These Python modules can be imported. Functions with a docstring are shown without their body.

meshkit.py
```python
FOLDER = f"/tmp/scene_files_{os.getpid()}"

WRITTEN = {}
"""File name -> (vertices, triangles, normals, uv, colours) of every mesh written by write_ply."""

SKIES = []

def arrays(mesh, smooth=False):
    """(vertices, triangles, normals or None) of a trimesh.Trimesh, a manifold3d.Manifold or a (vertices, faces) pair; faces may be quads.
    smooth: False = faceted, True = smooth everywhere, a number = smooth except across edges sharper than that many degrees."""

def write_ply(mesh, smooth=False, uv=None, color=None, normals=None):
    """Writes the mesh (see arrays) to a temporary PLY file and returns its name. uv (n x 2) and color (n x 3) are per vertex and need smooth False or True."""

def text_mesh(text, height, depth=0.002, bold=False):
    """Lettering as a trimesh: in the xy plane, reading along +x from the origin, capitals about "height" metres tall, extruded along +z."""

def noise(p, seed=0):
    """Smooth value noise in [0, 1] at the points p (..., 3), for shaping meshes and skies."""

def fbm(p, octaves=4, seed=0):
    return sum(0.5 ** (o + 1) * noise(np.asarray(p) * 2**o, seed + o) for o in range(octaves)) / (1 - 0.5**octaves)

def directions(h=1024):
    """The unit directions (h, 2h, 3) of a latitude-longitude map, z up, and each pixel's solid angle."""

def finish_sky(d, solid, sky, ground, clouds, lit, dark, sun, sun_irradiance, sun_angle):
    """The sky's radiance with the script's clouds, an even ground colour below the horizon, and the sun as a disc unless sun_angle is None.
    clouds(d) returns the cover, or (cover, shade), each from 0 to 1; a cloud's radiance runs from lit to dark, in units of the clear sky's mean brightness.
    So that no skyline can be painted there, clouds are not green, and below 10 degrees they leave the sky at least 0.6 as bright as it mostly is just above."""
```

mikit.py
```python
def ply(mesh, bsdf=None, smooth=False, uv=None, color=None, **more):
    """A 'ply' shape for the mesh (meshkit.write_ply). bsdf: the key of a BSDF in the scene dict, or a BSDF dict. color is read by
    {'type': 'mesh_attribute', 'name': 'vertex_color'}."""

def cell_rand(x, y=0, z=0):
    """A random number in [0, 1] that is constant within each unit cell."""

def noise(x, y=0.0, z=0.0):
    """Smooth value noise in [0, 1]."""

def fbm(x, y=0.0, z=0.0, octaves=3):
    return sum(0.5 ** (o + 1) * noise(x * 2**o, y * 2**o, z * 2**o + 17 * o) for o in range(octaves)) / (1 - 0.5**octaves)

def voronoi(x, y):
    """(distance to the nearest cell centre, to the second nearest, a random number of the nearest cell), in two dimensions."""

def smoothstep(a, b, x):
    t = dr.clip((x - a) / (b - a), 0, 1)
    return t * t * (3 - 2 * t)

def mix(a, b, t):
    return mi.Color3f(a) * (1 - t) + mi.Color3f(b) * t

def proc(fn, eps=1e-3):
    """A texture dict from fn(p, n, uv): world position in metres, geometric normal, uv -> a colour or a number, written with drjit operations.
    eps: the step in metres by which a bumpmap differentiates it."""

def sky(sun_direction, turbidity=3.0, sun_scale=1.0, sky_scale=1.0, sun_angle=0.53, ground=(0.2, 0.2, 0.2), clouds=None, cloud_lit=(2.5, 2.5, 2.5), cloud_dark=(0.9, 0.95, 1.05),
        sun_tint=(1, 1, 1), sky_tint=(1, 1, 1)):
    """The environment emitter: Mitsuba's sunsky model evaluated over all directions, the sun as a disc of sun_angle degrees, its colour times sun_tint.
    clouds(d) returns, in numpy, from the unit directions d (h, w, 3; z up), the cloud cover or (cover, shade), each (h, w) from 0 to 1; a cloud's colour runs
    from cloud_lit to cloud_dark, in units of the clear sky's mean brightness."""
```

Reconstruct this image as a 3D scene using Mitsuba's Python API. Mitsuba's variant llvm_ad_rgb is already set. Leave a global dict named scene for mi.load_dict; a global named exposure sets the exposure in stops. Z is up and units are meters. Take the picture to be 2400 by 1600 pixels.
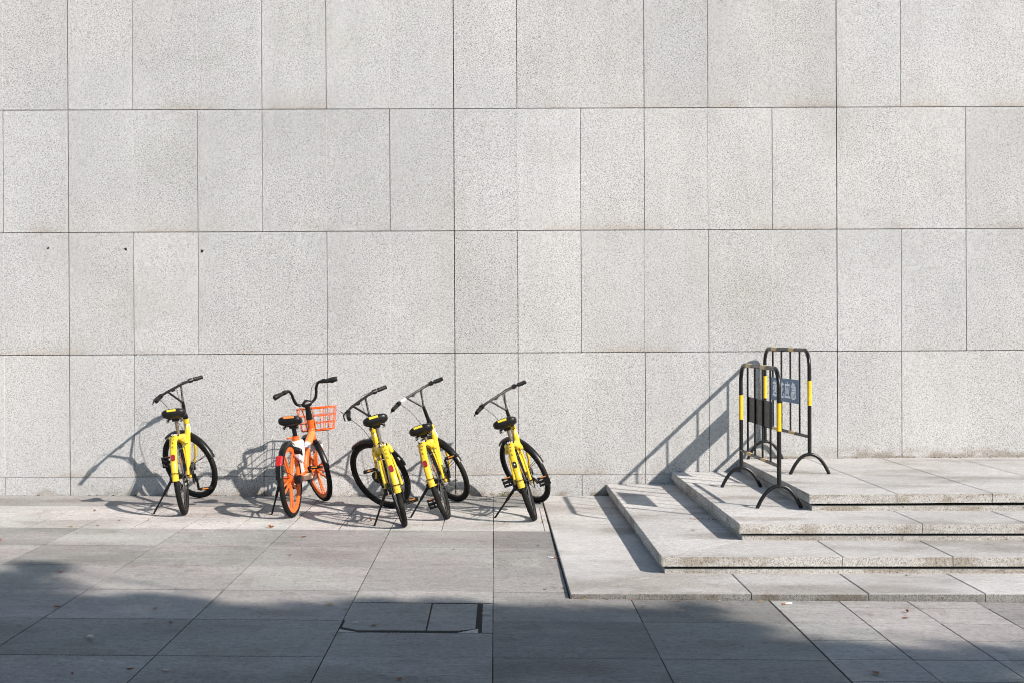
import math, random
import numpy as np, trimesh, manifold3d, drjit as dr
import mitsuba as mi
import mikit, meshkit
from mikit import noise, fbm, cell_rand, smoothstep, mix
from shapely.geometry import Polygon

T4 = mi.ScalarTransform4f
rng = random.Random(7)
scene = {'type': 'scene'}
labels = {}
pi = math.pi

# ------------------------------------------------------------------ camera, light, exposure
F_PX, CX_PX = 3141.27, 1180.17                       # focal length and principal point for a 2400 px wide frame
CAM = np.array([0.37378, -12.57414, 1.48826])
YAW, PITCH, ROLL = 0.00698, -0.00386, -0.00492
_f = np.array([math.sin(YAW), math.cos(YAW), 0]); _r = np.array([math.cos(YAW), -math.sin(YAW), 0]); _u = np.array([0, 0, 1.0])
FWD = _f * math.cos(PITCH) + _u * math.sin(PITCH)
_u2 = _u * math.cos(PITCH) - _f * math.sin(PITCH)
UP = _u2 * math.cos(ROLL) - _r * math.sin(ROLL)
scene['camera'] = {
    'type': 'perspective', 'fov': math.degrees(2 * math.atan(1200 / F_PX)), 'fov_axis': 'x',
    'near_clip': 0.05, 'far_clip': 500.0,
    'principal_point_offset_x': (1200 - CX_PX) / 2400.0, 'principal_point_offset_y': 0.0,
    'to_world': T4().look_at(origin=CAM.tolist(), target=(CAM + FWD).tolist(), up=UP.tolist()),
}
scene['sky'] = mikit.sky([1.15, -1.05, 1.0], turbidity=3, sun_tint=(0.88, 1.01, 1.34), sky_tint=(1.04, 0.965, 0.88), sky_scale=1.0, sun_angle=0.53)
labels['sky'] = {'label': 'clear daytime sky with a low sun', 'kind': 'structure'}
exposure = 2.66


# ------------------------------------------------------------------ helpers
def bsdf(key, d):
    scene[key] = d
    return key


def principled(key, color, rough=0.5, metallic=0.0, spec=0.5, coat=0.0, two=True, **kw):
    if not isinstance(color, dict):
        color = {'type': 'rgb', 'value': list(color)}
    d = {'type': 'principled', 'base_color': color, 'roughness': rough, 'metallic': metallic, 'specular': spec, **kw}
    if coat:
        d['clearcoat'] = coat; d['clearcoat_gloss'] = 0.9
    return bsdf(key, {'type': 'twosided', 'bsdf': d} if two else d)


def numbered(key):
    if key not in scene and key not in used:
        used.add(key); return key
    k = 1
    while f'{key}_{k:03d}' in scene or f'{key}_{k:03d}' in used:
        k += 1
    used.add(f'{key}_{k:03d}')
    return f'{key}_{k:03d}'


used = set()


def thing(name, label, cat, group=None, kind=None):
    key = numbered(name)
    labels[key] = {'label': label, 'category': cat}
    if group: labels[key]['group'] = group
    if kind: labels[key]['kind'] = kind
    return key


def add(key, shape, m=None):
    """One entry of the scene under a numbered key; m: a 4x4 matrix."""
    key = numbered(key)
    s = dict(shape)
    if m is not None:
        s['to_world'] = T4(np.asarray(m, float).tolist())
    scene[key] = s
    return key


def cat(*ms):
    return trimesh.util.concatenate([m for m in ms if m is not None])


def tube(pts, r, sides=10, closed=False, cap=True):
    p = np.asarray(pts, float)
    n = len(p)
    r = np.broadcast_to(r, (n,))
    if closed:
        t = np.roll(p, -1, 0) - np.roll(p, 1, 0)
    else:
        t = np.gradient(p, axis=0)
    t /= np.linalg.norm(t, axis=1, keepdims=True) + 1e-12
    a = np.cross(t[0], [0, 0, 1.0] if abs(t[0][2]) < 0.9 else [1.0, 0, 0]); a /= np.linalg.norm(a)
    A = [a]
    for i in range(1, n):
        a = A[-1] - t[i] * (A[-1] @ t[i]); a /= np.linalg.norm(a); A.append(a)
    A = np.array(A); B = np.cross(t, A)
    ang = np.arange(sides) * 2 * pi / sides
    v = p[:, None] + r[:, None, None] * (np.cos(ang)[None, :, None] * A[:, None] + np.sin(ang)[None, :, None] * B[:, None])
    v = v.reshape(-1, 3)
    f = []
    for i in range(n if closed else n - 1):
        i2 = (i + 1) % n
        for j in range(sides):
            j2 = (j + 1) % sides
            q = [i * sides + j, i * sides + j2, i2 * sides + j2, i2 * sides + j]
            f += [[q[0], q[1], q[2]], [q[0], q[2], q[3]]]
    if not closed and cap:
        v = np.vstack([v, p[0], p[-1]])
        for j in range(sides):
            j2 = (j + 1) % sides
            f += [[n * sides, j2, j], [n * sides + 1, (n - 1) * sides + j, (n - 1) * sides + j2]]
    return trimesh.Trimesh(v, f, process=False)


def spline(ctrl, n=24):
    c = np.asarray(ctrl, float)
    c = np.vstack([2 * c[0] - c[1], c, 2 * c[-1] - c[-2]])
    out = []
    segs = len(c) - 3
    per = max(2, n // segs)
    for i in range(segs):
        p0, p1, p2, p3 = c[i:i + 4]
        for k in range(per):
            t = k / per
            out.append(0.5 * (2 * p1 + (p2 - p0) * t + (2 * p0 - 5 * p1 + 4 * p2 - p3) * t * t + (3 * p1 - p0 - 3 * p2 + p3) * t ** 3))
    out.append(c[-2])
    return np.array(out)


def ring(R, r, n=48, sides=10, squash=1.0):
    """Torus in the xz plane about the y axis."""
    a = np.arange(n) * 2 * pi / n
    m = tube(np.c_[R * np.cos(a), 0 * a, R * np.sin(a)], r, sides, closed=True)
    m.vertices[:, 1] *= squash
    return m


def cyl(p, q, r, sides=12):
    return tube([p, q], r, sides)


def box(c, s, m=None):
    b = trimesh.creation.box(extents=s); b.apply_translation(c)
    if m is not None: b.apply_transform(m)
    return b


def rbox(c, s, r=0.004):
    """A box with chamfered edges."""
    s = np.asarray(s, float) / 2; c = np.asarray(c, float)
    pts = []
    for sx in (-1, 1):
        for sy in (-1, 1):
            for sz in (-1, 1):
                for k in range(3):
                    o = np.array([s[0] - r, s[1] - r, s[2] - r]); o[k] += r
                    pts.append(c + o * (sx, sy, sz))
    return trimesh.convex.convex_hull(np.array(pts))


def prism(poly, ztop, thick, ch=0.004):
    """A stone of convex plan poly [(x,y)..] (counter-clockwise), top height ztop(x,y), chamfered upper edge."""
    P = Polygon(poly)
    if not P.exterior.is_ccw: poly = list(poly)[::-1]
    poly = np.asarray(poly, float)
    n = len(poly)
    # inset by moving edges inwards
    ins = []
    for i in range(n):
        a, b, c = poly[i - 1], poly[i], poly[(i + 1) % n]
        d1 = (b - a) / np.linalg.norm(b - a); d2 = (c - b) / np.linalg.norm(c - b)
        n1 = np.array([-d1[1], d1[0]]); n2 = np.array([-d2[1], d2[0]])
        k = (n1 + n2) / max(1e-6, 1 + n1 @ n2)
        ins.append(b + k * ch)
    ins = np.array(ins)
    z = lambda q: np.array([ztop(x, y) for x, y in q])
    bot = np.c_[poly, z(poly) - thick]; mid = np.c_[poly, z(poly) - ch * 0.8]; top = np.c_[ins, z(ins)]
    v = np.vstack([bot, mid, top])
    f = []
    for i in range(n):
        j = (i + 1) % n
        f += [[i, j, n + j], [i, n + j, n + i], [n + i, n + j, 2 * n + j], [n + i, 2 * n + j, 2 * n + i]]
    f += [[2 * n, 2 * n + i, 2 * n + i + 1] for i in range(1, n - 1)]
    f += [[0, i + 1, i] for i in range(1, n - 1)]
    return trimesh.Trimesh(v, f, process=False)


def hull(spheres, sub=2):
    pts = []
    s = trimesh.creation.icosphere(subdivisions=sub)
    for c, r in spheres:
        pts.append(s.vertices * r + np.asarray(c, float))
    return trimesh.convex.convex_hull(np.vstack(pts))


def xform(mesh, M):
    m = mesh.copy(); m.apply_transform(M); return m


def stone(mesh, mat, tone, tint=0.0):
    """A stone whose uv carries its own tone and tint."""
    uv = np.tile([tone, tint], (len(mesh.vertices) * 1, 1))
    v = np.asarray(mesh.vertices)[np.asarray(mesh.faces)].reshape(-1, 3)
    m = trimesh.Trimesh(v, np.arange(len(v)).reshape(-1, 3), process=False)
    return mikit.ply(m, mat, smooth=False, uv=np.tile([tone, tint], (len(v), 1)))


# ------------------------------------------------------------------ materials
ZB, RH = 0.1909, 1.1421                              # base joint height and course height of the wall


def wall_color(p, n, uv):
    g1 = noise(p.x * 235, p.z * 235, p.y * 235)
    g2 = noise(p.x * 110 + 7, p.z * 110, p.y * 110)
    low = fbm(p.x * 1.7 + 3, p.z * 1.7, 0.0, 3)
    v = 0.408 * (1 - 0.60 * smoothstep(0.40, 0.95, g1)) * (0.88 + 0.24 * g2) * (0.92 + 0.16 * low)
    v = v * uv.x * (0.975 + 0.05 * noise(p.x * 11.0, p.z * 0.7, 6.0)) * (0.985 + 0.03 * noise(p.x * 37.0, p.z * 1.5, 2.0))
    h = (p.z - ZB) / RH
    h = (h - dr.floor(h)) * RH                        # height above the joint below
    st = dr.exp(-h / 0.05) * smoothstep(0.45, 0.8, noise(p.x * 3.1, dr.floor((p.z - ZB) / RH) * 5.3))
    bz = p.z - 0.33 * smoothstep(2.6, 2.7, p.x) - 0.01
    foot = smoothstep(0.12, 0.0, bz) * smoothstep(0.30, 0.75, fbm(p.x * 6, p.z * 14, 0.0, 3)) + 0.7 * smoothstep(0.018, 0.004, bz) * smoothstep(0.3, 0.6, noise(p.x * 17))
    foot = dr.minimum(foot, 1.0)
    moss = smoothstep(0.62, 0.85, fbm(p.x * 1.1 + 11, p.z * 1.1 + 4, 0.0, 3))
    c = mix((0.995, 0.99, 0.985), (0.975, 0.985, 0.99), smoothstep(0.3, 0.7, noise(p.x * 0.9, p.z * 0.9, 3.0) + uv.y))
    c = c * mi.Color3f(v)
    c = c * mix((1, 1, 1), (0.80, 0.70, 0.60), st * 0.7)
    c = c * mix((1, 1, 1), (0.62, 0.56, 0.49), foot)
    c = c * mix((1, 1, 1), (0.94, 0.94, 0.90), moss * 0.6)
    return c


def paving_color(p, n, uv):
    g1 = noise(p.x * 75, p.y * 110)
    g2 = noise(p.x * 28, p.y * 150 + 9)
    low = fbm(p.x * 1.6, p.y * 3.0 + 5, 0.0, 3)
    str_ = noise(p.x * 3.0, p.y * 26 + 2)
    pit = noise(p.x * 60, p.y * 60 + 4)
    v = 0.238 * uv.x * (0.80 + 0.24 * g1) * (0.84 + 0.30 * g2) * (0.80 + 0.4 * low) * (0.95 + 0.09 * str_) * (1 - 0.18 * smoothstep(0.68, 0.9, pit))
    c = mix((1.0, 0.945, 0.92), (0.985, 0.975, 0.93), smoothstep(0.3, 0.7, noise(p.x * 2.3, p.y * 2.3 + 3) + uv.y))
    stain = smoothstep(0.52, 0.78, fbm(p.x * 1.3 + 20, p.y * 2.1, 0.0, 4)) + 0.6 * smoothstep(0.80, 0.86, noise(p.x * 7 + 3, p.y * 7))
    stain = dr.minimum(stain, 1.0)
    return c * mi.Color3f(v) * mix((1, 1, 1), (0.76, 0.73, 0.71), stain * 0.8)


def step_color(p, n, uv):
    up = smoothstep(0.5, 0.8, n.z)
    side = 1 - up
    q = p.x + p.y
    g1 = noise(p.x * 80, p.y * 120, p.z * 80)
    g3 = noise(p.x * 30, p.y * 130, p.z * 30)
    fl = noise(q * 170, p.z * 170, 4.0)
    fl2 = noise(q * 230, p.z * 230, 9.0)
    low = fbm(p.x * 1.8, p.y * 2.6, p.z, 3)
    top = 0.325 * (0.78 + 0.38 * g1) * (0.84 + 0.30 * g3) * (0.84 + 0.3 * low)
    edge = 0.385 * (1 - 0.56 * smoothstep(0.45, 0.95, noise(q * 240 + 3, p.z * 170, 4.0))) * (1 - 0.25 * smoothstep(0.5, 0.9, fl)) * (0.80 + 0.40 * fl2) * (1 - 0.55 * uv.y) * (0.85 + 0.3 * low)
    v = (top * up + edge * side) * uv.x
    c = mix((1.0, 0.98, 0.955), (1.0, 0.97, 0.925), side)
    dirt = smoothstep(0.48, 0.76, fbm(p.x * 1.5 + 8, p.y * 3.4, 0.0, 4)) * up + smoothstep(0.62, 0.75, fbm(p.x * 9, p.y * 12, 0.0, 3)) * up * 0.25
    low_dirt = side * smoothstep(0.42, 0.75, fbm(q * 6.0, p.z * 18, 1.0, 4)) * 0.75
    return c * mi.Color3f(v) * mix((1, 1, 1), (0.70, 0.67, 0.64), dirt * 0.8) * mix((1, 1, 1), (0.62, 0.55, 0.46), low_dirt)


def gz(x, y):
    """Height of the sloping pavement."""
    x = min(max(x, -7.0), 8.0); y = max(y, -14.0)
    k = min(max(-y / 2.2, 0.0), 1.0)
    c = -0.0065 - 0.0045 * k if y > -2.2 else 0.00495 * y
    return -(0.0083 + (0.01336 - 0.0083) * k) * x + c


def ground_color(p, n, uv):
    near = smoothstep(7.2, 7.0, dr.abs(p.x)) * smoothstep(-9.3, -9.1, p.y) * smoothstep(1.0, 0.5, p.y)
    fx = p.x / 0.8 - dr.floor(p.x / 0.8); fy = p.y / 0.8 - dr.floor(p.y / 0.8)
    j = smoothstep(0.012, 0.006, dr.minimum(dr.minimum(fx, 1 - fx), dr.minimum(fy, 1 - fy)))
    v = 0.24 * (0.8 + 0.4 * fbm(p.x * 2, p.y * 2)) * (0.85 + 0.3 * cell_rand(p.x / 0.8, p.y / 0.8)) * (1 - 0.7 * j)
    return mix(mi.Color3f(v), mi.Color3f(0.022, 0.020, 0.019), near)


def proc_mat(key, fn, rough, spec=0.3):
    return principled(key, mikit.proc(fn), rough, spec=spec)


proc_mat('granite_wall_material', wall_color, 0.85, 0.2)
proc_mat('paving_material', paving_color, 0.75, 0.25)
proc_mat('step_material', step_color, 0.75, 0.25)
proc_mat('ground_material', ground_color, 0.9, 0.2)


def paint(base, dirt, scale=14.0, amount=0.5):
    def fn(p, n, uv):
        d = smoothstep(0.52, 0.8, fbm(p.x * scale, p.y * scale, p.z * scale, 3))
        return mix(base, dirt, d * amount)
    return mikit.proc(fn)


principled('mortar_material', (0.0333, 0.03108, 0.0296), 0.95, spec=0.1)
principled('pale_filler_material', (0.50, 0.495, 0.487), 0.9, spec=0.1)
principled('yellow_paint', paint((0.62, 0.405, 0.014), (0.45, 0.30, 0.03)), 0.32, coat=0.6)
principled('orange_paint', paint((0.6364, 0.0962, 0.00888), (0.592, 0.1776, 0.074)), 0.34, coat=0.6)
principled('basket_paint', paint((0.64, 0.085, 0.003), (0.50, 0.08, 0.01)), 0.4)
principled('orange_wheel_paint', paint((0.6216, 0.111, 0.0148), (0.407, 0.0888, 0.0222)), 0.4)
principled('white_paint', paint((0.5476, 0.5328, 0.518), (0.37, 0.333, 0.3108)), 0.38, coat=0.4)
principled('black_plastic', paint((0.00444, 0.00444, 0.00481), (0.01036, 0.00962, 0.00888), 20, 0.6), 0.36, spec=0.35)
principled('black_metal', paint((0.00444, 0.00444, 0.00444), (0.01332, 0.01036, 0.00888), 22, 0.7), 0.32, spec=0.35)
principled('grip_rubber', (0.00518, 0.00518, 0.00555), 0.55, spec=0.3)
principled('saddle_vinyl', paint((0.00444, 0.00444, 0.00444), (0.00814, 0.00814, 0.0074), 9, 0.6), 0.34, spec=0.4)
principled('tyre_rubber', paint((0.00592, 0.005772, 0.00555), (0.02072, 0.0185, 0.01628), 9, 0.8), 0.7, spec=0.25)
principled('steel', (0.407, 0.3922, 0.37), 0.3, metallic=0.9)
principled('dull_steel', paint((0.2368, 0.222, 0.1998), (0.148, 0.1184, 0.0888), 30, 0.8), 0.42, metallic=0.7)
principled('cable_material', (0.00444, 0.00444, 0.00444), 0.5, spec=0.25)
principled('reflector_red', (0.222, 0.0074, 0.01628), 0.25, coat=0.6)
principled('reflector_bright_red', (0.34, 0.010, 0.008), 0.25, coat=0.6)
principled('reflector_amber', (0.4588, 0.148, 0.00888), 0.3, coat=0.6)
principled('sticker_white', paint((0.5476, 0.518, 0.5328), (0.296, 0.222, 0.2812), 60, 0.8), 0.45)
principled('sticker_yellow', (0.5772, 0.4588, 0.037), 0.5)
principled('sticker_peach', (0.66, 0.40, 0.28), 0.45)
principled('sticker_orange', (0.66, 0.19, 0.05), 0.5)
principled('print_black', (0.0148, 0.01332, 0.0111), 0.5)
principled('print_dark_red', (0.222, 0.037, 0.0222), 0.5)
principled('print_white', (0.72, 0.74, 0.76), 0.5)
principled('barrier_black', paint((0.00444, 0.004292, 0.004292), (0.01628, 0.01258, 0.01036), 16, 0.7), 0.34, spec=0.4)
principled('barrier_yellow', paint((0.6512, 0.3848, 0.00296), (0.5476, 0.3108, 0.0074), 18, 0.5), 0.35, coat=0.3)
principled('barrier_tape', paint((0.50, 0.34, 0.15), (0.40, 0.27, 0.12), 40, 0.6), 0.45)
principled('board_blue', paint((0.046, 0.115, 0.215), (0.085, 0.15, 0.25), 18, 0.7), 0.4)
principled('board_back', paint((0.01776, 0.0148, 0.01406), (0.02812, 0.02368, 0.02146), 12, 0.6), 0.5)
principled('leaf_brown', (0.148, 0.0629, 0.0222), 0.7)
principled('leaf_dark', (0.030, 0.022, 0.016), 0.8)
principled('leaf_rust', (0.2664, 0.0888, 0.0222), 0.7)
principled('leaf_tan', (0.3108, 0.222, 0.1036), 0.7)
principled('leaf_pale', (0.37, 0.3404, 0.296), 0.7)
principled('weed_green', (0.074, 0.1184, 0.0222), 0.6)
principled('bark_material', paint((0.0962, 0.074, 0.0555), (0.0518, 0.0407, 0.0333), 6, 0.9), 0.9, spec=0.15)
bsdf('foliage_material', {'type': 'twosided', 'bsdf': {'type': 'principled', 'base_color': {'type': 'rgb', 'value': [0.055, 0.10, 0.025]}, 'roughness': 0.55}})

# ------------------------------------------------------------------ ground
xs = np.r_[-120, -60, np.linspace(-8, 9, 18), 60, 120]
ys = np.r_[-160, -60, -14, np.linspace(-10, -2.2, 17), np.linspace(-1.8, 0.4, 7)]
V = [[x, y, gz(x, y) - 0.0017] for y in ys for x in xs]
nx = len(xs)
Fq = [[j * nx + i, j * nx + i + 1, (j + 1) * nx + i + 1, (j + 1) * nx + i] for j in range(len(ys) - 1) for i in range(nx - 1)]
scene['pavement'] = mikit.ply((V, Fq), 'ground_material', smooth=False)
labels['pavement'] = {'label': 'gently sloping pavement of granite slabs in front of the wall', 'kind': 'structure'}


def slab(poly, tone, tint=0.0, key='pavement__slab', dz=0.0):
    j = rng.uniform(-0.0004, 0.0006)
    return add(key, stone(prism(poly, lambda x, y: gz(x, y) + j + dz, 0.03, 0.0012), 'paving_material', tone, tint))


def rect(x0, x1, y0, y1, g=0.0025, gx=None):
    gx = g if gx is None else gx
    return [(x0 + gx, y0 + g), (x1 - gx, y0 + g), (x1 - gx, y1 - g), (x0 + gx, y1 - g)]


X0 = 0.360
STEP_L, STEP_F = 0.81, -4.80                         # left and front edges of the bottom slab of the steps
COVER = (-0.44, 0.281, -5.64, -4.965)


def joint(): return rng.choice([0.0014, 0.0024, 0.003, 0.0036])


def ground_slab(x0, x1, y0, y1, tone, tint=0.0):
    if y0 < STEP_F - 0.03 < y1 and x0 < STEP_L < x1:              # an L-shaped slab round the corner of the steps
        slab(rect(x0, x1, y0, STEP_F - 0.006, 0.0012, joint()), tone, tint)
        y0 = STEP_F - 0.006
    if y1 > STEP_F and x0 < STEP_L < x1: x1 = STEP_L - 0.006      # cut along the steps
    if y1 > STEP_F and x0 >= STEP_L - 0.02 and y0 >= STEP_F - 0.01: return
    if x1 - x0 < 0.02: return
    if y1 > STEP_F > y0 and x0 >= STEP_L - 0.02: y1 = STEP_F - 0.006
    slab(rect(x0, x1, y0, y1, joint() * 1.9, joint()), tone, tint)


tone_rng = random.Random(3)
# dark row along the wall, then three rows of small pale tiles
for m in range(-9, 1):
    ground_slab(X0 + 0.8 * m, X0 + 0.8 * (m + 1), -0.83, 0.0, tone_rng.uniform(0.86, 0.96), 0.1)
for k, (ya, yb) in enumerate([(-1.30, -0.83), (-1.75, -1.30), (-2.205, -1.75)]):
    for m in range(-16, 2):
        ground_slab(X0 + 0.4 * m, X0 + 0.4 * (m + 1), ya, yb, tone_rng.uniform(1.34, 1.50), -0.05)
# large slabs, with a band of small pale tiles to the right
for k in range(9):
    yb = -2.205 - 0.802 * k; ya = yb - 0.802
    for m in range(-9, 9):
        xa = X0 + 0.8 * m
        if 2 <= m <= 3 and k >= 2:
            continue
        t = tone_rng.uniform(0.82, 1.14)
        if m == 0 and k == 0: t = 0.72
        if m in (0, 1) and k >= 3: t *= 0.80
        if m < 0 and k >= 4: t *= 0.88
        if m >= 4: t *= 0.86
        if m == -1 and k == 3:                        # the bay with the inspection cover
            slab(rect(xa, xa + 0.8, -4.94, yb, 0.002), t)
            slab(rect(0.30, xa + 0.8, -5.405, -4.965, 0.0025), t * 0.98)
            slab([(xa + 0.002, -5.41), (xa + 0.012, -5.41), (xa + 0.012, -4.95), (xa + 0.002, -4.95)], t)
            continue
        if m == -1 and k == 4:
            slab(rect(xa, xa + 0.8, ya, -5.70, 0.002, 0.003), t * 0.92)
            slab(rect(0.30, xa + 0.8, -5.69, -5.41, 0.0025), t * 0.95)
            slab([(xa + 0.004, -5.69), (xa + 0.10, -5.69), (xa + 0.004, -5.625)], t * 1.25)
            slab([(0.18, -5.69), (0.283, -5.69), (0.283, -5.60)], t * 1.6)
            continue
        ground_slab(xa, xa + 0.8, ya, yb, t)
for k in range(11):
    yb = -4.60 - 0.40 * k
    for m in range(3):
        ground_slab(1.965 + 0.4 * m, 1.965 + 0.4 * (m + 1), yb - 0.40, yb, tone_rng.uniform(1.04, 1.14), 0.0)
    ground_slab(3.165, 3.56, yb - 0.40, yb, tone_rng.uniform(0.8, 0.9))

cov = thing('inspection_cover', 'paved inspection cover of two slabs with a wide dark gap along its front', 'inspection cover')
add(cov + '__slab', stone(prism([(-0.428, -5.575), (-0.345, -5.645), (0.010, -5.645), (0.010, -4.962), (-0.432, -4.962)], lambda x, y: gz(x, y) + 0.001, 0.03, 0.003), 'paving_material', 0.90))
add(cov + '__slab', stone(prism([(0.017, -5.645), (0.17, -5.645), (0.270, -5.60), (0.2735, -4.962), (0.017, -4.962)], lambda x, y: gz(x, y) - 0.001, 0.03, 0.003), 'paving_material', 0.94))
add(cov + '__frame', mikit.ply(prism([(0.2775, -5.68), (0.282, -5.68), (0.282, -4.97), (0.2775, -4.97)], lambda x, y: gz(x, y) - 0.004, 0.02, 0.001), 'mortar_material'))

# ------------------------------------------------------------------ wall
COLS = [-4.211, -3.603, -2.998, -2.394, -1.790, -1.189, -0.595, 0.005, 0.598, 1.193, 1.791, 2.391, 2.993, 3.599, 4.204, 4.815]
COLS = [COLS[0] - 0.605 * k for k in range(5, 0, -1)] + COLS + [COLS[-1] + 0.605 * k for k in range(1, 6)]
OFF = 5
ROWZ = [ZB, 1.3345, 2.476, 3.6215, 4.765, 5.907]
OPEN = {  # columns with an open dark joint, course by course from below (index as counted from the photograph's left edge)
    0: [1, 2, 4, 5, 7, 8, 10, 11, 13, 14],
    1: [1, 2, 3, 5, 7, 8, 9, 11, 13, 14, 15],
    2: [0, 1, 3, 4, 6, 7, 9, 10, 12, 13, 15],
    3: [1, 2, 4, 5, 7, 8, 10, 11, 13, 14],
    4: [0, 1, 3, 5, 6, 7, 9, 11, 12, 13, 15],
    -1: [0, 1, 4, 7, 9, 10, 12],
}
WIDE = (1, 7, 13)
wall = thing('granite_wall', 'tall pale grey speckled granite wall of large rectangular panels', 'wall')
filler = []


def jw(row, k):
    if k in WIDE: return 0.0042
    if k in OPEN[row] or not 0 <= k <= 15: return rng.choice([0.0026, 0.0030, 0.0033])
    return 0.0011


tone_now = [1.0, 0.0]


def wall_panel(x0, x1, z0, z1, gl, gr, gb, gt, holes=(), key='__panel', same=False):
    y = rng.uniform(-0.0012, 0.0012)
    tw = rng.uniform(-0.0008, 0.0008)
    v = np.array([[x0 + gl, y, z0 + gb], [x1 - gr, y + tw, z0 + gb], [x1 - gr, y + tw, z1 - gt], [x0 + gl, y, z1 - gt]])
    bk = v.copy(); bk[:, 1] = 0.03
    m = trimesh.Trimesh(np.vstack([v, bk]), [[0, 1, 2], [0, 2, 3], [4, 6, 5], [4, 7, 6], [0, 4, 5], [0, 5, 1], [1, 5, 6], [1, 6, 2], [2, 6, 7], [2, 7, 3], [3, 7, 4], [3, 4, 0]], process=False)
    for hx, hz in holes:
        man = manifold3d.Manifold(manifold3d.Mesh(np.array(m.vertices, np.float32), np.array(m.faces, np.uint32)))
        a = np.sort([rng.uniform(0, 2 * pi) for _ in range(11)])
        cs = manifold3d.CrossSection([[(0.017 * rng.uniform(0.75, 1.15) * math.cos(t), 0.018 * rng.uniform(0.75, 1.15) * math.sin(t)) for t in a]])
        c = cs.extrude(0.2).rotate([90, 0, 0]).translate([hx, 0.1, hz])
        r = (man - c).to_mesh()
        m = trimesh.Trimesh(r.vert_properties[:, :3], r.tri_verts, process=False)
    if not same: tone_now[:] = [rng.uniform(0.955, 1.045), rng.uniform(-0.15, 0.15)]
    add(wall + key, stone(m, 'granite_wall_material', tone_now[0] * rng.uniform(0.995, 1.005), tone_now[1]))


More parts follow.
